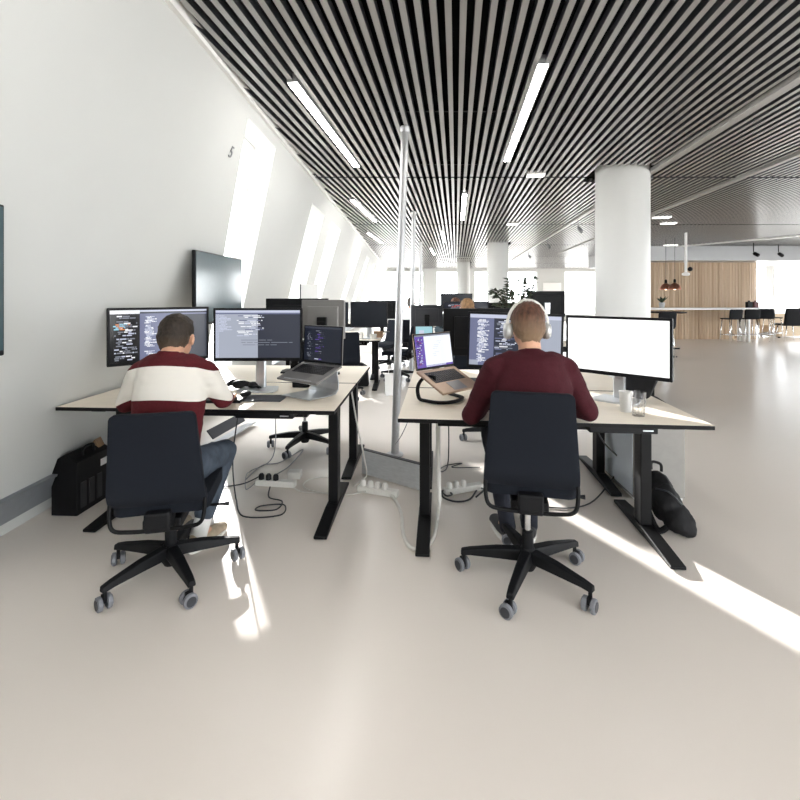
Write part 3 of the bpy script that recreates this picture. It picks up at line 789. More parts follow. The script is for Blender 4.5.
# black curved stand under the second laptop
hl = Vector((.10, 2.72)); hr = Vector((.354, 2.95)); ax = (hr-hl).normalized(); mid = (hl+hr)/2
t = thing('laptop_stand', 'black curved bar stand under the purple screened laptop', 'laptop stand', (mid.x, mid.y, .74), math.atan2(ax.y, ax.x))
bm = NB()
loop = spline([(-.11, -.1, .165), (-.125, -.02, .15), (-.13, .03, .09), (-.13, .02, .02), (-.128, -.04, .012), (-.1, -.13, .012), (0, -.165, .012), (.1, -.13, .012), (.128, -.04, .012), (.13, .02, .02), (.13, .03, .09), (.125, -.02, .15), (.11, -.1, .115)], 6)
loop[0].z = .10
tube(bm, loop, .013, 10, flat=(1, .8)); obj('stand_bar', bm, blk_metal, t, smooth=True)

# small things on the desks -----------------------------------------------
t = thing('tablet_mat', 'dark rectangular desk mat in front of the code monitor stand', 'desk mat', (-.86, 2.83, .741), R(-2))
bm = NB(); box(bm, (0, 0, .003), (.27, .17, .006)); obj('mat_sheet', bm, mat('mat_dark', rgb(58, 60, 66), .6, var=.1), t, bevel=.002)
bm = NB(); ball(bm, (0, 0, .018), (.032, .052, .018)); tag(obj('computer_mouse', bm, blk_plastic, None, loc=(-.98, 2.86, .747), smooth=True), 'black mouse on the dark desk mat', 'mouse')
# black headset / cable tangle behind the mat
bm = NB()
for k in range(3): tube(bm, spline([(-.14+.02*k, .0, .012), (-.05, .05+.01*k, .03+.01*k), (.03, .02, .05-.01*k), (.1, .05, .02), (.16, -.01, .012)], 6), .011, 8)
ball(bm, (.0, .03, .03), (.05, .03, .03)); ball(bm, (.1, .03, .025), (.04, .03, .025))
tag(obj('headset', bm, blk_plastic, None, loc=(-1.12, 3.1, .741), smooth=True), 'black headset heap lying left of the code monitor stand', 'headset')
bm = NB(); box(bm, (0, 0, .03), (.12, .1, .06)); tag(obj('docking_station', bm, blk_plastic, None, loc=(-.7, 3.22, .741), bevel=.006), 'small black box between code monitor and riser', 'dock')
def keyboard(loc, rz, label):
    t = thing('keyboard', label, 'keyboard', loc, rz)
    bm = NB(); box(bm, (0, 0, .008), (.42, .12, .014)); b = obj('keyboard_body', bm, blk_plastic, t, bevel=.003)
    bm = NB()
    for i in range(18):
        for j in range(5): box(bm, (-.195+.023*i, -.045+.022*j, .017), (.019, .018, .005))
    obj('keys', bm, key_black, t)
keyboard((-1.17, 2.76, .741), R(0), 'black keyboard in front of the man in the striped jumper')
keyboard((.68, 2.58, .741), R(-4), 'black keyboard in front of the man with headphones')
bm = NB(); ball(bm, (0, 0, .018), (.032, .052, .018)); tag(obj('computer_mouse', bm, blk_plastic, None, loc=(1.02, 2.52, .741), smooth=True), 'black mouse by the right elbow of the headphones man', 'mouse')
bm = NB(); box(bm, (0, 0, .006), (.022, .12, .012)); tag(obj('marker_pen', bm, blk_plastic, None, loc=(-1.78, 2.98, .741), rot=(0, 0, R(60)), bevel=.003), 'small dark pen near the wall end of the left desk', 'pen')
# glasses
t = thing('tumbler', 'clear ribbed water glass at the right end of the desk', 'glass', (1.285, 2.425, .741), 0, 'two drinking glasses')
bm = NB(); lathe(bm, [(.0, 0), (.030, 0), (.034, .06), (.038, .128), (.0355, .128), (.0315, .06), (.028, .012), (0, .012)], (0, 0, 0), 28)
for k in range(12):
    a = 2*PI*k/12; tube(bm, [(.032*math.cos(a), .032*math.sin(a), .012), (.0365*math.cos(a), .0365*math.sin(a), .085)], .002, 6)
autosmooth(obj('glass_wall', bm, tumbler_m, t))
t = thing('tumbler', 'cloudy white cup just left of the clear glass', 'cup', (1.262, 2.515, .741), 0, 'two drinking glasses')
bm = NB(); lathe(bm, [(.0, 0), (.029, 0), (.035, .10), (.037, .112), (.0345, .112), (.0325, .10), (.0275, .008), (0, .008)], (0, 0, 0), 28); autosmooth(obj('cup_wall', bm, frost, t))
# black cloth pouch hanging behind the white monitor
t = thing('headphone_case', 'black open pouch behind the lower right corner of the white monitor', 'pouch', (1.475, 2.80, .741), R(-40))
bm = NB(); prism(bm, [(-.10, .135), (-.04, .02), (.02, .0), (.07, .02), (.115, .135), (.05, .15), (-.05, .15)], lambda u, v, k: (u, (-.03 if k == 0 else .03)*(1-.4*(v < .01)), v+.002)); obj('pouch_body', bm, bag_black, t, bevel=.01)
bm = NB(); tube(bm, spline([(-.08, -.03, .14), (-.05, -.04, .18), (.03, -.04, .185), (.09, -.03, .14)], 6), .006, 8); obj('pouch_strap', bm, bag_black, t, smooth=True)

# ------------------------------------------------------------------ televisions
def tv(loc, rz, label):
    t = thing('television', label, 'television', loc, rz, 'wall side televisions')
    w, h, zc = .92, .58, 1.447
    bm = NB(); box(bm, (0, .016, zc), (w, .028, h)); box(bm, (0, .04, zc-.1), (w*.6, .03, h*.5)); hs = obj('housing', bm, blk_plastic, t, bevel=.005)
    bm = NB(); box(bm, (0, .001, zc+.006), (w-.02, .004, h-.03)); obj('screen', bm, tv_glass, t)
    bm = NB(); box(bm, (0, .15, zc-.12), (.06, .24, .06)); box(bm, (0, .06, zc-.12), (.3, .02, .2)); obj('wall_bracket', bm, blk_metal, t, bevel=.004)
    return t
tv0 = tv((-1.532, 3.86, 0), R(88.3), 'dark wall side television behind the two left monitors')
dup(tv0, (-1.524, 1.277, 0), R(90), 'black television cut by the left edge of the picture')
t = thing('footrest', 'angled metal footrest on the floor under the desk behind the left one', 'footrest', (-1.70, 4.5, 0), R(-8))
bm = NB(); box(bm, (-.03, 0, .09), (.10, .62, .012), Matrix.Rotation(R(50), 3, 'Y')); obj('dark_plate', bm, wheel_dark, t)
bm = NB(); box(bm, (.06, 0, .03), (.14, .62, .01), Matrix.Rotation(R(-12), 3, 'Y')); obj('pale_plate', bm, alu, t)

# wall numeral
def text_mesh(s, size, ext=.002):
    cu = bpy.data.curves.new('t', 'FONT'); cu.body = s; cu.size = size; cu.extrude = ext; cu.align_x = 'CENTER'; cu.align_y = 'CENTER'
    o = bpy.data.objects.new('t', cu); C.objects.link(o); bpy.context.view_layer.update()
    me = bpy.data.meshes.new_from_object(o.evaluated_get(bpy.context.evaluated_depsgraph_get())); bpy.data.objects.remove(o); return me
me = text_mesh('5', .13); me.materials.append(number_grey)
o = bpy.data.objects.new('wall_numeral', me); C.objects.link(o)
Yn, zn = 3.50, 2.50
nx = Vector((1, -.02, -LEAN)).normalized(); along = Vector((.02, 1, 0)).normalized(); upv = nx.cross(along).normalized()
M = Matrix((( along.x, upv.x, nx.x), (along.y, upv.y, nx.y), (along.z, upv.z, nx.z))).to_4x4()
M.translation = Vector((wall_x(Yn, zn)+.004, Yn, zn)); o.matrix_world = M
tag(o, 'small grey numeral 5 high on the left wall beside the bright window', 'wall number')

# ------------------------------------------------------------------ people
def make_person(label, root, rz, pose, mats, group=None, seed=0, detail=1.0):
    t = thing('person', label, 'person', root, rz, group)
    P = pose; ns = seed*3.7
    def nz(f, a): return lambda c: a*noise.noise(Vector((c.x*f+ns, c.y*f, c.z*f)))
    hc = Vector(P['head']); ht = P.get('head_tilt', 0); HR = Matrix.Rotation(-ht, 3, 'X')
    def hp(x, y, z): return hc+HR @ Vector((x, y, z))
    neck = Vector(P['neck']); hip = Vector(P['hip']); chest = Vector(P['chest'])
    sh = [Vector(p) for p in P['shoulder']]; el = [Vector(p) for p in P['elbow']]; wr = [Vector(p) for p in P['wrist']]
    kn = [Vector(p) for p in P['knee']]; an = [Vector(p) for p in P['ankle']]; toe = [Vector(p) for p in P['toe']]
    hj = [hip+Vector((-.095, .02, 0)), hip+Vector((.095, .02, 0))]
    # --- body: one continuous surface
    bm = Acc()
    ball(bm, hp(0, -.012, .03), (.079, .095, .088), 20)            # skull
    ball(bm, hp(0, .03, -.035), (.060, .066, .075), 16)            # face
    ball(bm, hp(0, .055, -.085), (.036, .036, .03), 12)            # chin
    blob(bm, hp(0, .088, .005), .010, hp(0, .108, -.03), .013, 5)  # nose
    ball(bm, hp(-.012, .098, -.034), .009, 8); ball(bm, hp(.012, .098, -.034), .009, 8)
    blob(bm, hp(-.034, .078, .022), .011, hp(.034, .078, .022), .011, 10, 8)   # brow
    for s in (-1, 1):
        blob(bm, hp(s*.031-.012, .0775, .0135), .0075, hp(s*.031+.012, .0775, .0135), .0075, 6, 8)      # eyelids
        blob(bm, hp(s*.031-.012, .0745, -.0125), .0075, hp(s*.031+.012, .0745, -.0125), .0075, 6, 8)
    for s in (-1, 1): ball(bm, hp(s*.082, .0, -.012), (.011, .021, .031), 10, HR @ Matrix.Rotation(s*.35, 3, 'Z'))
    blob(bm, hp(0, -.03, -.03), .054, neck-Vector((0, 0, .03)), .058)
    blob(bm, neck-Vector((0, 0, .06)), (.12, .075, .05), chest, (.15, .10, .10), 6, 16)
    blob(bm, chest, (.15, .10, .10), hip+Vector((0, .0, .14)), (.125, .095, .09), 8, 16)
    blob(bm, hip+Vector((0, 0, .14)), (.125, .095, .09), hip, (.15, .105, .08), 5, 16)
    for i in (0, 1):
        blob(bm, sh[i], .045, el[i], .036); blob(bm, el[i], .036, wr[i], .025)
        blob(bm, hj[i], .075, kn[i], .05); blob(bm, kn[i], .05, an[i], .034); blob(bm, an[i], .034, toe[i].lerp(an[i], .15)-Vector((0, 0, .045)), .028)
        # hand: palm, four unequal fingers and a thumb from the side
        f = (wr[i]-el[i]); f.z = -.05*f.length; f.normalize(); side = f.cross(Vector((0, 0, 1))).normalized()*(1 if i == 0 else -1); dn = Vector((0, 0, -1))
        pb = wr[i]+f*.02; pe = wr[i]+f*.085
        for k in range(4): blob(bm, pb+side*(.024-.016*k), .014, pe+side*(.03-.020*k), .0115, 6, 8)
        for k, ln in enumerate((.068, .076, .070, .055)):
            b0 = pe+side*(.031-.0205*k); b1 = b0+f*ln*.5+dn*.004; b2 = b0+f*ln*.85+dn*.018; b3 = b0+f*ln+dn*.03
            blob(bm, b0, .0092, b1, .0086, 6, 8); blob(bm, b1, .0086, b2, .008, 5, 8); blob(bm, b2, .008, b3, .0072, 4, 8)
        q0 = wr[i]+f*.03+side*.022; q1 = q0+f*.03+side*.026+dn*.004; q2 = q1+f*.03+side*.008+dn*.008
        blob(bm, q0, .0125, q1, .0105, 5, 8); blob(bm, q1, .0105, q2, .0085, 5, 8)
    obj('body', remesh(bm, .0058, 3), mats['skin'], t, smooth=True)
    # --- eyes and mouth on the face
    bm = NB()
    for s in (-1, 1): ball(bm, hp(s*.031, .0722, .002), .0122, 12)
    ey = obj('eyes', bm, eye_white, t, smooth=True)
    bm = NB()
    for s in (-1, 1): ball(bm, hp(s*.031, .0798, .0015), .0058, 10)
    obj('irises', bm, iris_dark, ey, smooth=True)
    bm = NB(); ball(bm, hp(0, .0915, -.061), (.021, .008, .0055), 12, HR); obj('mouth', bm, lips, t, smooth=True)
    # --- hair
    bm = Acc()
    ball(bm, hp(0, -.02, .036), (.0845, .097, .0905), 22); ball(bm, hp(0, -.045, -.005), (.080, .074, .078), 18)
    ball(bm, hp(0, .035, .085), (.058, .05, .032), 14)
    blob(bm, hp(0, -.075, -.05), (.055, .028, .03), hp(0, -.07, -.075), (.045, .02, .025), 4)
    hd = lambda c: .0035*noise.noise(c*90+Vector((ns, 0, 0)))+.0025*noise.noise(c*220)
    obj('hair', remesh(bm, .006, 3, hd), mats['hair'], t, smooth=True)
    # --- jumper
    bm = Acc()
    ct = neck-Vector((0, .0, .028))
    cb_ = NB(); lathe(cb_, [(.040, -.02), (.064, -.012), (.066, .012), (.062, .028), (.05, .03), (.045, -.01)], neck+Vector((0, -.002, -.02)), 24, Matrix.Rotation(-.25, 3, 'X')); bm.add_bm(cb_)
    blob(bm, ct, (.075, .066, .03), neck.lerp(chest, .35)+Vector((0, -.012, 0)), (.165, .098, .055), 7, 18)
    blob(bm, neck.lerp(chest, .3)+Vector((0, -.01, 0)), (.16, .098, .06), chest+Vector((0, -.015, 0)), (P.get('cw', .185), .125, .10), 8, 18)
    blob(bm, chest+Vector((0, -.015, 0)), (P.get('cw', .185), .125, .10), hip+Vector((0, -.0, .13)), (P.get('ww', .165), .122, .09), 8, 18)
    blob(bm, hip+Vector((0, 0, .13)), (P.get('ww', .165), .122, .09), hip+Vector((0, 0, .04)), (P.get('ww', .165)+.008, .125, .06), 4, 18)
    for i in (0, 1):
        blob(bm, neck.lerp(sh[i], .55)+Vector((0, -.005, -.005)), .062, sh[i], .064); blob(bm, sh[i], .066, sh[i].lerp(el[i], .5), .060); blob(bm, sh[i].lerp(el[i], .5), .060, el[i], .050)
        blob(bm, el[i], .051, el[i].lerp(wr[i], .85), .036)
    fold = lambda c: .006*noise.noise(Vector((c.x*7+ns, c.y*7, c.z*16)))+.003*noise.noise(Vector((c.x*22, c.y*22+ns, c.z*34)))
    obj('jumper', remesh(bm, .009, 6, fold), mats['top'], t, smooth=True)
    # --- trousers
    bm = Acc()
    blob(bm, hip+Vector((0, .0, .05)), (.155, .115, .05), hip, (.165, .12, .075), 4, 16)
    for i in (0, 1):
        blob(bm, hj[i], .092, kn[i], .068); blob(bm, kn[i], .067, kn[i].lerp(an[i], .78), .056)
    obj('trousers', remesh(bm, .009, 4, lambda c: .005*noise.noise(c*18)), mats['leg'], t, smooth=True)
    # --- socks
    for i in (0, 1):
        bm = Acc(); blob(bm, kn[i].lerp(an[i], .66), .046, an[i]-Vector((0, 0, .02)), .047); obj('sock', remesh(bm, .007, 2), mats['sock'], t, smooth=True)
    # --- shoes
    for i in (0, 1):
        a = an[i]; d = (toe[i]-a); pitch = d.copy(); d2 = Vector((d.x, d.y, 0)).normalized(); zb = P.get('floor', 0)
        bm = Acc(); heel = Vector((a.x, a.y, zb+.05))-d2*.025
        tz = Vector((toe[i].x, toe[i].y, zb+.035))
        blob(bm, heel+Vector((0, 0, .005)), (.036, .036, .045), heel.lerp(tz, .5), (.043, .043, .04), 6); blob(bm, heel.lerp(tz, .5), (.043, .043, .04), tz, (.04, .04, .028), 6)
        blob(bm, Vector((a.x, a.y, zb+.09)), .042, Vector((a.x, a.y, zb+.06)), .042, 3)
        sho = obj('shoe', remesh(bm, .007, 3), mats['shoe'], t, smooth=True)
        bm = NB(); poly = []
        sd = Vector((-d2.y, d2.x, 0)); L = (tz-heel).length
        for k in range(20):
            an_ = 2*PI*k/20; uu = math.cos(an_); vv = math.sin(an_)
            p = heel+d2*(L/2+uu*(L/2+.042))+sd*vv*.045; poly.append((p.x, p.y))
        prism(bm, poly, lambda u, v, k: (u, v, zb+.001 if k == 0 else zb+.024)); obj('sole', bm, mats['sole'], sho, bevel=.004)
    return t

white_top = mat('white_top', rgb(225, 225, 222), .85, var=.04, scale=80, bump=.2)
poseL = dict(head=(-.028, .145, 1.165), head_tilt=R(14), neck=(-.014, .055, 1.092), chest=(.005, .02, .90), hip=(-.0, -.03, .53),
             shoulder=[(-.162, .05, .992), (.160, .05, .992)], elbow=[(-.288, .125, .822), (.222, .13, .845)], wrist=[(-.16, .42, .785), (.14, .42, .785)],
             knee=[(-.13, .42, .49), (.125, .40, .475)], ankle=[(-.12, .30, .10), (.05, .225, .10)], toe=[(-.14, .47, .04), (.105, .39, .04)], cw=.182, ww=.168)
personL = make_person('man in a maroon and white striped jumper typing, seen from behind', (-1.155, 2.245, 0), 0, poseL,
            dict(skin=skin, hair=hair_dark, top=sweater_stripes(1.046, .893), leg=jeans, shoe=shoe_beige, sole=sole_white, sock=white_top), 'people at the front desks', 1)
poseR = dict(head=(.0, .105, 1.235), head_tilt=R(3), neck=(0, .04, 1.115), chest=(0, .01, .94), hip=(0, -.04, .62),
             shoulder=[(-.172, .04, 1.02), (.172, .04, 1.02)], elbow=[(-.278, .112, .78), (.315, .115, .80)], wrist=[(-.13, .40, .79), (.15, .40, .79)],
             knee=[(-.11, .42, .60), (.11, .42, .60)], ankle=[(-.03, .38, .10), (.10, .40, .10)], toe=[(-.06, .56, .04), (.13, .58, .04)], cw=.188, ww=.165)
personR = make_person('man in a plain maroon jumper wearing headphones, seen from behind', (.64, 2.17, 0), R(0), poseR,
            dict(skin=skin, hair=hair_red, top=maroon_k, leg=dark_trouser, shoe=shoe_black, sole=sole_white, sock=dark_trouser), 'people at the front desks', 2)
teal_top = mat('teal_top', rgb(60, 74, 82), .85, var=.1, scale=80, bump=.2)
hair_far = mat('black_brown_hair', rgb(50, 42, 36), .6, var=.3, scale=70)
def person_copy(src, loc, rz, label, swap):
    r = dup(src, loc, rz, label, 'people at the distant desks')
    for ch in [x for x in C.objects if x.parent == r]:
        for k, m in swap.items():
            if ch.name.startswith(k):
                ch.data = ch.data.copy(); ch.data.materials[0] = m
    return r
person_copy(personR, (.80, 5.3, 0), R(-4), 'fair haired person whose crown shows over the dark monitor', {'hair': hair_blond, 'jumper': teal_top})
person_copy(personR, (.2, 9.3, 0), R(-20), 'dark haired person in white seated by the poles in the aisle', {'hair': hair_far, 'jumper': white_top})
person_copy(personR, (.955, 7.8, 0), R(178), 'brown haired person facing us, crown just above the distant monitors', {'jumper': teal_top})

# headphones worn by the right man
hcx, hcy, hcz = .64, 2.17+.105, 1.235
t = thing('headphones', 'white and silver headphones on the man in plain maroon', 'headphones', (hcx, hcy-.008, hcz-.012), 0)
bm = NB(); arc = [(.103*math.cos(a)*1.0, -.012, .012+.131*math.sin(a)) for a in [PI*k/20 for k in range(0, 21)]]
tube(bm, arc, .006, 10, flat=(1.6, .7)); obj('headband', bm, mat('headphone_white', rgb(222, 220, 214), .35, var=.03), t, smooth=True)
for s in (-1, 1):
    M = Matrix.Rotation(s*PI/2, 3, 'Y')
    bm = NB(); lathe(bm, [(.030, .0), (.037, .006), (.037, .02), (.030, .03), (0, .032)], (s*.0845, 0, -.012), 24, M @ Matrix.Diagonal((1.15, 1, 1)))
    cup = autosmooth(obj('ear_cup', bm, mat('headphone_silver', rgb(206, 206, 204), .28, metal=.4, var=.03), t), 1.0)
    bm = NB(); lathe(bm, [(.030, -.008), (.036, 0), (.034, .004)], (s*.0845, 0, -.012), 24, M @ Matrix.Diagonal((1.15, 1, 1))); autosmooth(obj('ear_cushion', bm, mat('headphone_cushion', rgb(150, 146, 140), .7), cup), 1.0)

# ------------------------------------------------------------------ floor things, left
t = thing('computer_tower', 'black tower box with a handle against the left wall', 'computer tower', (-2.105, 2.97, 0), R(-3))
bm = NB(); prism(bm, [(-.085, 0), (.085, 0), (.085, .335), (0, .385), (-.085, .335)], lambda u, v, k: (u, -.14 if k == 0 else .16, v+.002)); obj('case', bm, blk_metal, t, bevel=.004)
bm = NB(); tube(bm, spline([(.05, -.05, .35), (.05, -.04, .40), (.05, .04, .40), (.05, .05, .35)], 5), .008, 8); obj('handle', bm, blk_plastic, t, smooth=True)
bm = NB()
for k in range(3): box(bm, (.086, -.09+.07*k, .12), (.012, .045, .16))
obj('side_vent', bm, key_black, t)
bm = NB(); box(bm, (.086, .1, .265), (.004, .07, .045)); obj('sticker', bm, paper, t)
bm = NB(); prism(bm, [(-.04, 0), (.04, 0), (.01, .06)], lambda u, v, k: (u, -.03 if k == 0 else .03, v)); tag(obj('cardboard_scrap', bm, card, None, loc=(-2.1, 3.17, .345)), 'small brown card scrap on top of the black tower', 'cardboard')
bpy.data.objects['cardboard_scrap'].location = (-2.085, 3.09, .352)
t = thing('power_box', 'small black box with leads behind the black tower', 'power box', (-2.08, 3.28, 0), R(-3))
bm = NB(); box(bm, (0, 0, .125), (.12, .16, .25)); obj('box_body', bm, blk_plastic, t, bevel=.006)
bm = NB()
for k in range(3): tube(bm, spline([(.06, -.05+.04*k, .2), (.1, -.05+.04*k, .17), (.1, -.03+.03*k, .06), (.08, -.04+.04*k, .012)], 5), .006, 6)
obj('leads', bm, cable_gry, t, smooth=True)

# cables ------------------------------------------------------------------
def cable(label, pts, r, m, name='cable'):
    bm = NB(); pp = spline(pts, 8)
    for p in pp: p.z = max(p.z, r+.001)
    tube(bm, pp, r, 8)
    return tag(obj(name, bm, m, None, smooth=True), label, 'cable')
def fl(px, py, z): return floor_at(px, py)+Vector((0, 0, z))
cable('black cable hanging from the left desk into a floor coil', [Vector((-1.02, 2.86, .69)), Vector((-1.07, 2.88, .35)), fl(236, 500, .008), fl(243, 517, .006), fl(280, 516, .006), fl(284, 506, .008), fl(262, 507, .008), fl(256, 512, .012), fl(276, 512, .016), fl(282, 503, .012), fl(269, 498, .006), fl(270, 489, .015)], .0045, cable_blk)
cable('thin grey cable hanging behind the left chair base', [Vector((-.82, 2.95, .69)), Vector((-.86, 3.05, .3)), fl(249, 473, .005), fl(246, 490, .005), fl(259, 482, .02)], .003, cable_gry)
cable('black lead running along the floor left of the plugs', [fl(262, 479, .03), fl(245, 484, .006), fl(228, 487, .006), fl(213, 487, .006)], .0045, cable_blk)
cable('dark cable from the plugs to the chair behind', [fl(277, 478, .03), fl(290, 466, .006), fl(303, 450, .006), fl(280, 463, .005), fl(262, 466, .005), fl(246, 480, .005)], .004, cable_gry)
cable('white cable looping on the floor by the right desk leg of left desk', [fl(288, 482, .02), fl(300, 492, .006), fl(330, 493, .006), fl(347, 487, .006), fl(330, 478, .006), fl(308, 481, .006), fl(306, 490, .01), fl(340, 496, .006), fl(366, 494, .02)], .0045, cable_wht)
cable('white cable dropping down the far left desk leg to the floor', [Vector((-.37, 3.42, .68)), Vector((-.33, 3.4, .45)), Vector((-.27, 3.35, .2)), fl(366, 478, .01), fl(354, 487, .006)], .006, cable_wht)
cable('thick white hose curving on floor between the desks', [fl(384, 494, .03), fl(394, 500, .014), fl(401, 515, .012), fl(403, 535, .012), fl(410, 549, .012), fl(422, 551, .012), fl(433, 541, .012), fl(437, 524, .02), Vector((.24, 2.74, .14))], .011, cable_wht)
cable('pale cable slanting from the pole to the right desk underside', [Vector((-.04, 3.84, .12)), Vector((.02, 3.4, .35)), Vector((.1, 2.95, .68))], .003, cable_gry)
cable('dark cord under the right desk behind the chair', [Vector((1.22, 3.0, .70)), Vector((1.32, 2.95, .45)), fl(620, 478, .12), fl(606, 490, .02), fl(590, 504, .006), fl(570, 509, .006), fl(545, 508, .006)], .005, cable_blk)
cable('black cable rising beside the left leg of the right desk', [Vector((.32, 2.98, .70)), Vector((.32, 2.98, .3)), fl(443, 478, .05), fl(440, 472, .02), fl(447, 466, .006), fl(462, 464, .006), fl(452, 468, .006), fl(480, 468, .006)], .004, cable_blk)
cable('tangled black leads on the floor left of the right chair', [fl(440, 492, .02), fl(446, 500, .03), fl(452, 497, .02), fl(444, 494, .03), fl(443, 500, .02), fl(456, 503, .01), fl(470, 500, .006), fl(478, 490, .006), fl(484, 494, .03), fl(476, 500, .02)], .006, cable_blk)
cable('white cable spine fixed along the left leg of right desk', [Vector((.235, 2.76, .70)), Vector((.235, 2.77, .4)), Vector((.24, 2.74, .14))], .014, cable_wht)
def power_strip(loc, rz, label, n, plugs):
    t = thing('power_strip', label, 'power strip', loc, rz, 'floor power strips')
    bm = NB(); box(bm, (0, 0, .024), (.3, .055, .044)); obj('strip_body', bm, cable_wht, t, bevel=.006)
    for k in range(n):
        bm = NB(); lathe(bm, [(.02, 0), (.02, .03), (.012, .042)], (-.11+.055*k, -.004, .046), 14); autosmooth(obj('plug', bm, blk_plastic if plugs == 'b' else cable_wht, t))
power_strip(floor_at(276, 486), R(-8), 'white power strip with round black plugs under the left desk', 3, 'b')
power_strip(floor_at(378, 494), R(-20), 'white power strip on the floor in front of the metal plate', 4, 'w')
power_strip(floor_at(463, 492), R(20), 'white power strip beside the right chair', 3, 'w')
bm = NB(); box(bm, (0, 0, .03), (.1, .08, .055)); tag(obj('power_adapter', bm, cable_wht, None, loc=floor_at(286, 480)+Vector((.06, .03, .003)), bevel=.008), 'white power adapter right of the black plugs', 'adapter')
# low zinc plate between the desks
a = floor_at(362, 473); b = floor_at(424, 492)
a.x = -.29; a.y = 3.52; b.x = .17; b.y = 3.19
d = (b-a); t = thing('floor_plate', 'low grey metal plate standing between the two front desks', 'metal panel', ((a+b)/2), math.atan2(d.y, d.x))
bm = NB(); box(bm, (0, 0, .095), (d.length, .025, .185)); obj('plate', bm, zinc, t, bevel=.002)
bm = NB(); box(bm, (0, 0, .190), (d.length+.004, .032, .006)); obj('rim', bm, wheel_dark, t)

# ------------------------------------------------------------------ floor things, right
t = thing('pedestal_cabinet', 'pale grey pedestal cabinet under the right end of the right desk', 'cabinet', (1.76, 3.27, 0), R(-2))
bm = NB(); box(bm, (0, 0, .30), (.34, .46, .56)); obj('carcass', bm, grey_lam, t, bevel=.004)
bm = NB()
box(bm, (0, 0, .012), (.32, .44, .022)); obj('plinth', bm, white_paint, t)
bm = NB(); box(bm, (-.173, 0, .305), (.006, .44, .54)); obj('side_panel', bm, mat('bluish_white', rgb(206, 214, 222), .4, var=.02), t, bevel=.002)
# backpack
t = thing('backpack', 'slumped black backpack beside the right foot of the right desk', 'backpack', (1.605, 2.72, 0), R(-14))
bm = NB()
blob(bm, (.04, -.1, .075), (.085, .08, .07), (-.01, .12, .19), (.075, .09, .09), 8, 16); ball(bm, (.0, .02, .13), (.085, .13, .11), 16); ball(bm, (.06, -.13, .05), (.06, .05, .045))
obj('bag_body', remesh(bm, .01, 5, lambda c: .012*noise.noise(c*14)+.004*noise.noise(c*45)), bag_black, t, smooth=True)
bm = NB(); tube(bm, spline([(-.05, .14, .26), (-.1, .1, .22), (-.1, -.0, .1), (-.075, -.11, .02), (-.03, -.13, .05)], 8), .018, 8, flat=(1, .35)); obj('shoulder_strap', bm, bag_black, t, smooth=True)
bm = NB(); tube(bm, spline([(-.03, .18, .27), (-.02, .2, .31), (.03, .2, .3), (.03, .18, .26)], 5), .009, 8); obj('grab_handle', bm, bag_black, t, smooth=True)
bm = NB(); tube(bm, spline([(-.06, -.02, .225), (.0, -.06, .225), (.06, -.09, .17)], 6), .005, 6); obj('zip', bm, wheel_dark, t, smooth=True)

# ------------------------------------------------------------------ clutter on distant desks
def lathe_thing(name, prof, m, loc, label, cat, seg=18):
    bm = NB(); lathe(bm, prof, (0, 0, 0), seg); return tag(autosmooth(obj(name, bm, m, None, loc=loc), .9), label, cat)
lathe_thing('bowl', [(.0, 0), (.035, 0), (.05, .04), (.055, .08), (.05, .08), (.04, .03), (0, .012)], pot_white, (-.40, 6.68, .741), 'round white bowl on the distant left desk', 'bowl')
lathe_thing('mug', [(.0, 0), (.036, 0), (.04, .09), (.036, .09), (.033, .01), (0, .01)], pot_white, (-.72, 6.62, .741), 'white mug under the distant blank monitor', 'mug')
lathe_thing('paper_cup', [(.0, 0), (.027, 0), (.038, .1), (.035, .1), (.025, .006), (0, .006)], paper, (-.58, 6.7, .741), 'white paper cup beside the white bowl', 'paper cup')
bm = NB(); box(bm, (0, 0, .06), (.14, .05, .1)); tag(obj('tissue_box', bm, card, None, loc=(-.33, 6.86, .741), bevel=.005), 'brown card box at the aisle end of distant left desk', 'box')
t = thing('paper_bag', 'white paper bag on the floor by the nearest pole', 'paper bag', (-.12, 6.3, 0), R(10))
bm = NB(); prism(bm, [(-.085, 0), (.085, 0), (.09, .3), (-.09, .3)], lambda u, v, k: (u, (-.05 if k == 0 else .05)*(1-.4*v/.3), v+.001)); obj('bag_body', bm, paper, t)
bm = NB(); tube(bm, spline([(-.04, 0, .3), (-.03, 0, .36), (.03, 0, .36), (.04, 0, .3)], 5), .004, 6); obj('bag_handle', bm, paper, t)
t = thing('shopping_bag', 'black fabric bag under the distant left desk', 'bag', (-.62, 6.95, 0), 0)
bm = NB(); prism(bm, [(-.14, 0), (.14, 0), (.12, .3), (.02, .36), (-.12, .3)], lambda u, v, k: (u, -.07 if k == 0 else .07, v+.001)); obj('bag_body', bm, bag_black, t, bevel=.02)
# flip board by the slanted wall
t = thing('flip_board', 'small white board propped above the far left desks', 'board', (-1.28, 6.35, .741), R(35))
bm = NB(); box(bm, (0, 0, .42), (.26, .012, .78)); obj('board_sheet', bm, paper, t, bevel=.002)
bm = NB(); box(bm, (0, .02, .015), (.3, .14, .02)); box(bm, (-.135, .0, .42), (.012, .02, .78)); obj('board_stand', bm, wheel_dark, t)

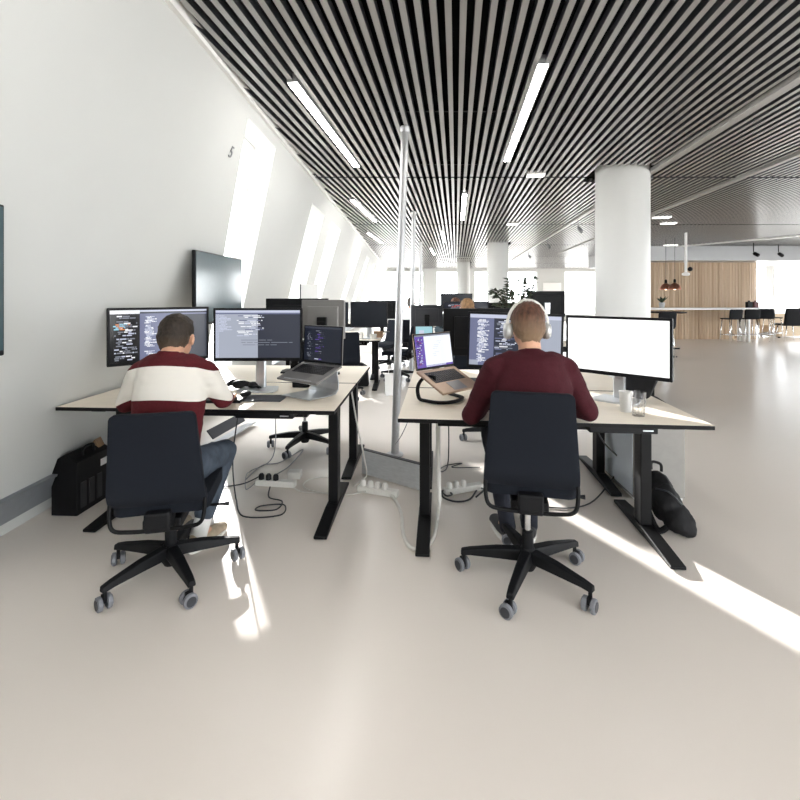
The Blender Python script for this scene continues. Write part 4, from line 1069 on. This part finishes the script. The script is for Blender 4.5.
# plant on the distant right desk
t = thing('potted_plant', 'dark branching plant in a pot above the far monitors', 'plant', (1.58, 5.98, .741), 0)
bm = NB(); lathe(bm, [(.0, 0), (.06, 0), (.075, .16), (.066, .16), (.055, .02), (0, .02)], (0, 0, 0), 20); autosmooth(obj('pot', bm, pot_white, t))
bm = NB(); bl = NB(); rp = random.Random(11)
lathe(bm, [(0, .13), (.066, .132), (.066, .14), (0, .141)], (0, 0, 0), 16)
for k in range(15):
    a = rp.uniform(0, 2*PI); ln = rp.uniform(.55, .8); sp = rp.uniform(.05, .17)
    if k < 4: a = rp.uniform(2.6, 3.7); sp = rp.uniform(.2, .3)
    p = spline([(0, 0, .13), (sp*.25*math.cos(a), sp*.25*math.sin(a), ln*.5), (sp*math.cos(a), sp*math.sin(a), ln*.88), (sp*1.25*math.cos(a), sp*1.25*math.sin(a), ln*(1.12 if k > 3 else .9))], 6)
    tube(bm, p, .005, 6)
    for i in range(9, len(p)):
        for s in (-1, 1):
            d = Vector((math.cos(a+s*1.1), math.sin(a+s*1.1), rp.uniform(-.2, .7))).normalized(); wv = d.cross(Vector((rp.random(), rp.random(), 1))).normalized()
            q = p[i]; l2 = rp.uniform(.07, .12); w2 = l2*.24
            vs = [bl.verts.new(x) for x in (q, q+d*l2*.4+wv*w2, q+d*l2+Vector((0, 0, -.01)), q+d*l2*.4-wv*w2)]; bl.faces.new(vs)
obj('stems', bm, stemm, t); obj('leaves', bl, leaf, t)

# ------------------------------------------------------------------ bar area
t = thing('bar_counter', 'long white topped bar counter before the timber wall', 'bar counter', (9.0, 13.75, 0), 0)
bm = NB(); box(bm, (-.05, 0, 1.0), (4.2, .62, .055)); obj('counter_top', bm, white_paint, t, bevel=.006)
for x in (-1.85, 1.5):
    bm = NB(); box(bm, (x, 0, .486), (.06, .46, .972)); obj('counter_leg', bm, white_paint, t, bevel=.004)
def bar_stool(label, loc, rz, sh=.72, top=1.0):
    t = thing('bar_stool', label, 'bar stool', (loc[0], loc[1], 0), rz, 'black and chrome bar stools')
    stool_blk = mat('stool_black', rgb(24, 25, 28), .75, spec=.2, var=.08)
    bm = NB(); slab(bm, lambda q: .2, -.19, .19, .05, lambda x, y, q, side: Vector((x, y, sh+(-.015 if side == 0 else .015))), th=.03); obj('seat', bm, stool_blk, t, smooth=True)
    bm = NB(); slab(bm, lambda q: .2, sh-.0, top, .05, lambda x, z, q, side: Vector((x, -.19-.03*q+.4*x*x+(-.012 if side == 0 else .012), z)), th=.03); obj('backrest', bm, stool_blk, t, smooth=True)
    for sx in (-1, 1):
        for sy in (-1, 1):
            bm = NB(); tube(bm, [(sx*.15, sy*.14, sh-.02), (sx*.19, sy*.19, 0)], .011, 8); obj('leg', bm, chrome, t, smooth=True)
    bm = NB(); q = [(-.178, -.175, .25), (.178, -.175, .25), (.178, .175, .25), (-.178, .175, .25)]
    for i in range(4): tube(bm, [q[i], q[(i+1) % 4]], .009, 8)
    obj('footrest', bm, chrome, t, smooth=True)
    return t
bs = bar_stool('left bar stool of the three along the white counter', (9.7, 13.2), R(5))
dup(bs, (10.27, 13.25, 0), R(-12), 'middle bar stool of the three along the white counter')
dup(bs, (10.92, 13.5, 0), R(-25), 'right bar stool of the three, at the counter end')
dup(bs, (11.5, 13.9, 0), R(-75), 'bar stool seen side on just right of the counter')
big = bar_stool('nearest black bar stool right of the blank white monitor', (5.66, 9.75), R(6), .70, 1.05)
t = thing('side_table', 'small black topped high table beyond the white monitor', 'table', (6.1, 10.35, 0), 0)
bm = NB(); lathe(bm, [(0, 1.0), (.42, 1.0), (.43, 1.012), (.42, 1.025), (0, 1.025)], (0, 0, 0), 32); obj('table_top', bm, blk_metal, t)
bm = NB(); lathe(bm, [(.03, .03), (.03, 1.0)], (0, 0, 0), 14); autosmooth(obj('table_stem', bm, chrome, t))
bm = NB(); lathe(bm, [(.0, 0), (.24, 0), (.24, .012), (.04, .035)], (0, 0, 0), 28); autosmooth(obj('table_foot', bm, blk_metal, t))
def pendant(x, y, z, label):
    t = thing('pendant_lamp', label, 'pendant lamp', (x, y, z), 0, 'copper pendant lamps')
    bm = NB(); lathe(bm, [(.028, .17), (.06, .15), (.105, .11), (.14, .05), (.148, .0), (.14, -.004), (.134, .045), (.1, .1), (.03, .14)], (0, 0, 0), 28); sh = autosmooth(obj('lamp_shade', bm, copper, t))
    bm = NB(); lathe(bm, [(.03, .16), (.03, .24), (.012, .27)], (0, 0, 0), 14); autosmooth(obj('lamp_holder', bm, blk_metal, t))
    bm = NB(); tube(bm, [(0, 0, .28), (0, 0, CH-z+.02)], .005, 6); obj('cord', bm, cable_blk, t)
    bm = NB(); ball(bm, (0, 0, .03), .045, 12); obj('bulb', bm, warm_bulb, t, smooth=True)
pendant(7.09, 12.0, 1.56, 'left copper pendant lamp of the pair over the bar')
pendant(7.12, 11.66, 1.56, 'right copper pendant lamp of the pair over the bar')
t = thing('potted_plant', 'small dark plant in a white pot on the bar counter', 'plant', (8.0, 13.75, 1.028), 0)
bm = NB(); lathe(bm, [(0, 0), (.07, 0), (.085, .16), (.075, .16), (.06, .02), (0, .02)], (0, 0, 0), 16); autosmooth(obj('pot', bm, mat('grey_pot', rgb(180, 184, 186), .5), t))
bm = NB(); lathe(bm, [(0, .13), (.074, .135), (0, .14)], (0, 0, 0), 12)
for k in range(14):
    a = k*2.4; d = Vector((math.cos(a)*.6, math.sin(a)*.6, 1)).normalized(); q = Vector((0, 0, .13)); wv = d.cross(Vector((0, 0, 1))).normalized(); l2 = .2+.05*(k % 3)
    vs = [bm.verts.new(x) for x in (q, q+d*l2*.5+wv*.04, q+d*l2+Vector((d.x, d.y, -.6))*.06, q+d*l2*.5-wv*.04)]; bm.faces.new(vs)
obj('leaves', bm, leaf, t)
for i, (x, lab, m) in enumerate(((10.7, 'dark bottle holder at the right end of the counter', blk_plastic), (10.9, 'dark red caddy at the right end of the counter', mat('dark_red', rgb(90, 40, 44), .5)))):
    bm = NB(); box(bm, (0, 0, .09), (.14, .12, .18)); box(bm, (0, 0, .19), (.05, .05, .06)); tag(obj('caddy', bm, m, None, loc=(x, 13.8, 1.028), bevel=.01), lab, 'caddy')
bm = NB(); box(bm, (0, 0, .05), (.12, .12, .09)); tag(obj('caddy', bm, mat('dark_box', rgb(60, 44, 44), .5), None, loc=(7.45, 13.75, 1.028), bevel=.01), 'small dark box at the column end of the counter', 'box')
# lounge at far right
t = thing('sofa', 'beige sofa beyond the bar counter by the windows', 'sofa', (13.0, 15.3, 0), R(15))
bm = NB(); box(bm, (0, 0, .22), (1.3, .7, .36)); obj('seat', bm, beige_fab, t, bevel=.05)
bm = NB(); box(bm, (0, .32, .56), (1.3, .18, .42)); obj('backrest', bm, beige_fab, t, bevel=.05)
bm = NB()
for x in (-.55, .55):
    for y in (-.28, .28): box(bm, (x, y, .025), (.05, .05, .05))
obj('feet', bm, blk_metal, t)
t = thing('lounge_chair', 'dark lounge chair at the far right edge by bright windows', 'chair', (12.12, 14.0, 0), R(-10))
bm = NB(); slab(bm, lambda q: .3, .5, 1.02, .06, lambda x, z, q, side: Vector((x, -.26-.1*q+.3*x*x+(-.02 if side == 0 else .02), z))); obj('backrest', bm, blk_plastic, t, smooth=True)
bm = NB(); slab(bm, lambda q: .3, -.26, .3, .06, lambda x, y, q, side: Vector((x, y, .5+(-.03 if side == 0 else .03)))); obj('seat', bm, blk_plastic, t, smooth=True)
for sx in (-1, 1):
    for sy in (-1, 1):
        bm = NB(); tube(bm, [(sx*.2, sy*.2, .48), (sx*.27, sy*.26, 0)], .013, 8); obj('leg', bm, chrome, t, smooth=True)
t = thing('round_table', 'small round white table at the far right windows', 'table', (13.0, 17.2, 0), 0)
bm = NB(); lathe(bm, [(0, .98), (.42, .98), (.42, 1.01), (0, 1.012)], (0, 0, 0), 28); obj('table_top', bm, white_paint, t)
bm = NB(); lathe(bm, [(.25, 0), (.25, .015), (.03, .03), (.03, .98)], (0, 0, 0), 18); autosmooth(obj('table_stem', bm, chrome, t))
bm = NB(); lathe(bm, [(0, 0), (.08, 0), (.1, .1), (.04, .16), (.06, .28), (0, .28)], (0, 0, 0), 16); tag(autosmooth(obj('vase', bm, mat('grey_vase', rgb(120, 124, 126), .4), None, loc=(13.0, 17.2, 1.013))), 'grey vase on the small round white table', 'vase')

# ------------------------------------------------------------------ light
sun_dir = Vector((.43, -.903, -.268))
sl = bpy.data.lights.new('sun', 'SUN'); sl.energy = 18; sl.angle = R(.6); sl.color = (1, .98, .95)
so = bpy.data.objects.new('sun', sl); C.objects.link(so); so.rotation_euler = sun_dir.to_track_quat('-Z', 'Y').to_euler(); so.location = (-4, 12, 8)
w = bpy.data.worlds.new('sky'); S.world = w; w.use_nodes = True
n = w.node_tree.nodes; l = w.node_tree.links; bg = n['Background']
tc = n.new('ShaderNodeTexCoord'); sp = n.new('ShaderNodeSeparateXYZ'); l.new(tc.outputs['Generated'], sp.inputs[0])
rp_ = n.new('ShaderNodeValToRGB'); mr = n.new('ShaderNodeMapRange'); mr.inputs['From Min'].default_value = -1; l.new(sp.outputs['Z'], mr.inputs['Value']); l.new(mr.outputs[0], rp_.inputs[0])
e = rp_.color_ramp.elements; e[0].position = .42; e[0].color = (.55, .54, .52, 1); e[1].position = .56; e[1].color = (.93, .97, 1, 1)
l.new(rp_.outputs[0], bg.inputs[0]); bg.inputs[1].default_value = 9.5

cam = bpy.data.cameras.new('camera'); cam.sensor_width = 36; cam.lens = 20.25; cam.shift_y = -.13; cam.clip_start = .05; cam.clip_end = 200
co = bpy.data.objects.new('camera', cam); C.objects.link(co); co.location = (0, 0, H); co.rotation_euler = (PI/2, 0, 0); S.camera = co
S.view_settings.view_transform = 'Standard'; S.view_settings.look = 'None'; S.view_settings.gamma = 1; S.view_settings.exposure = .30
S.view_settings.use_curve_mapping = False
S.cycles.max_bounces = 10; S.cycles.diffuse_bounces = 6; S.cycles.use_denoising = True
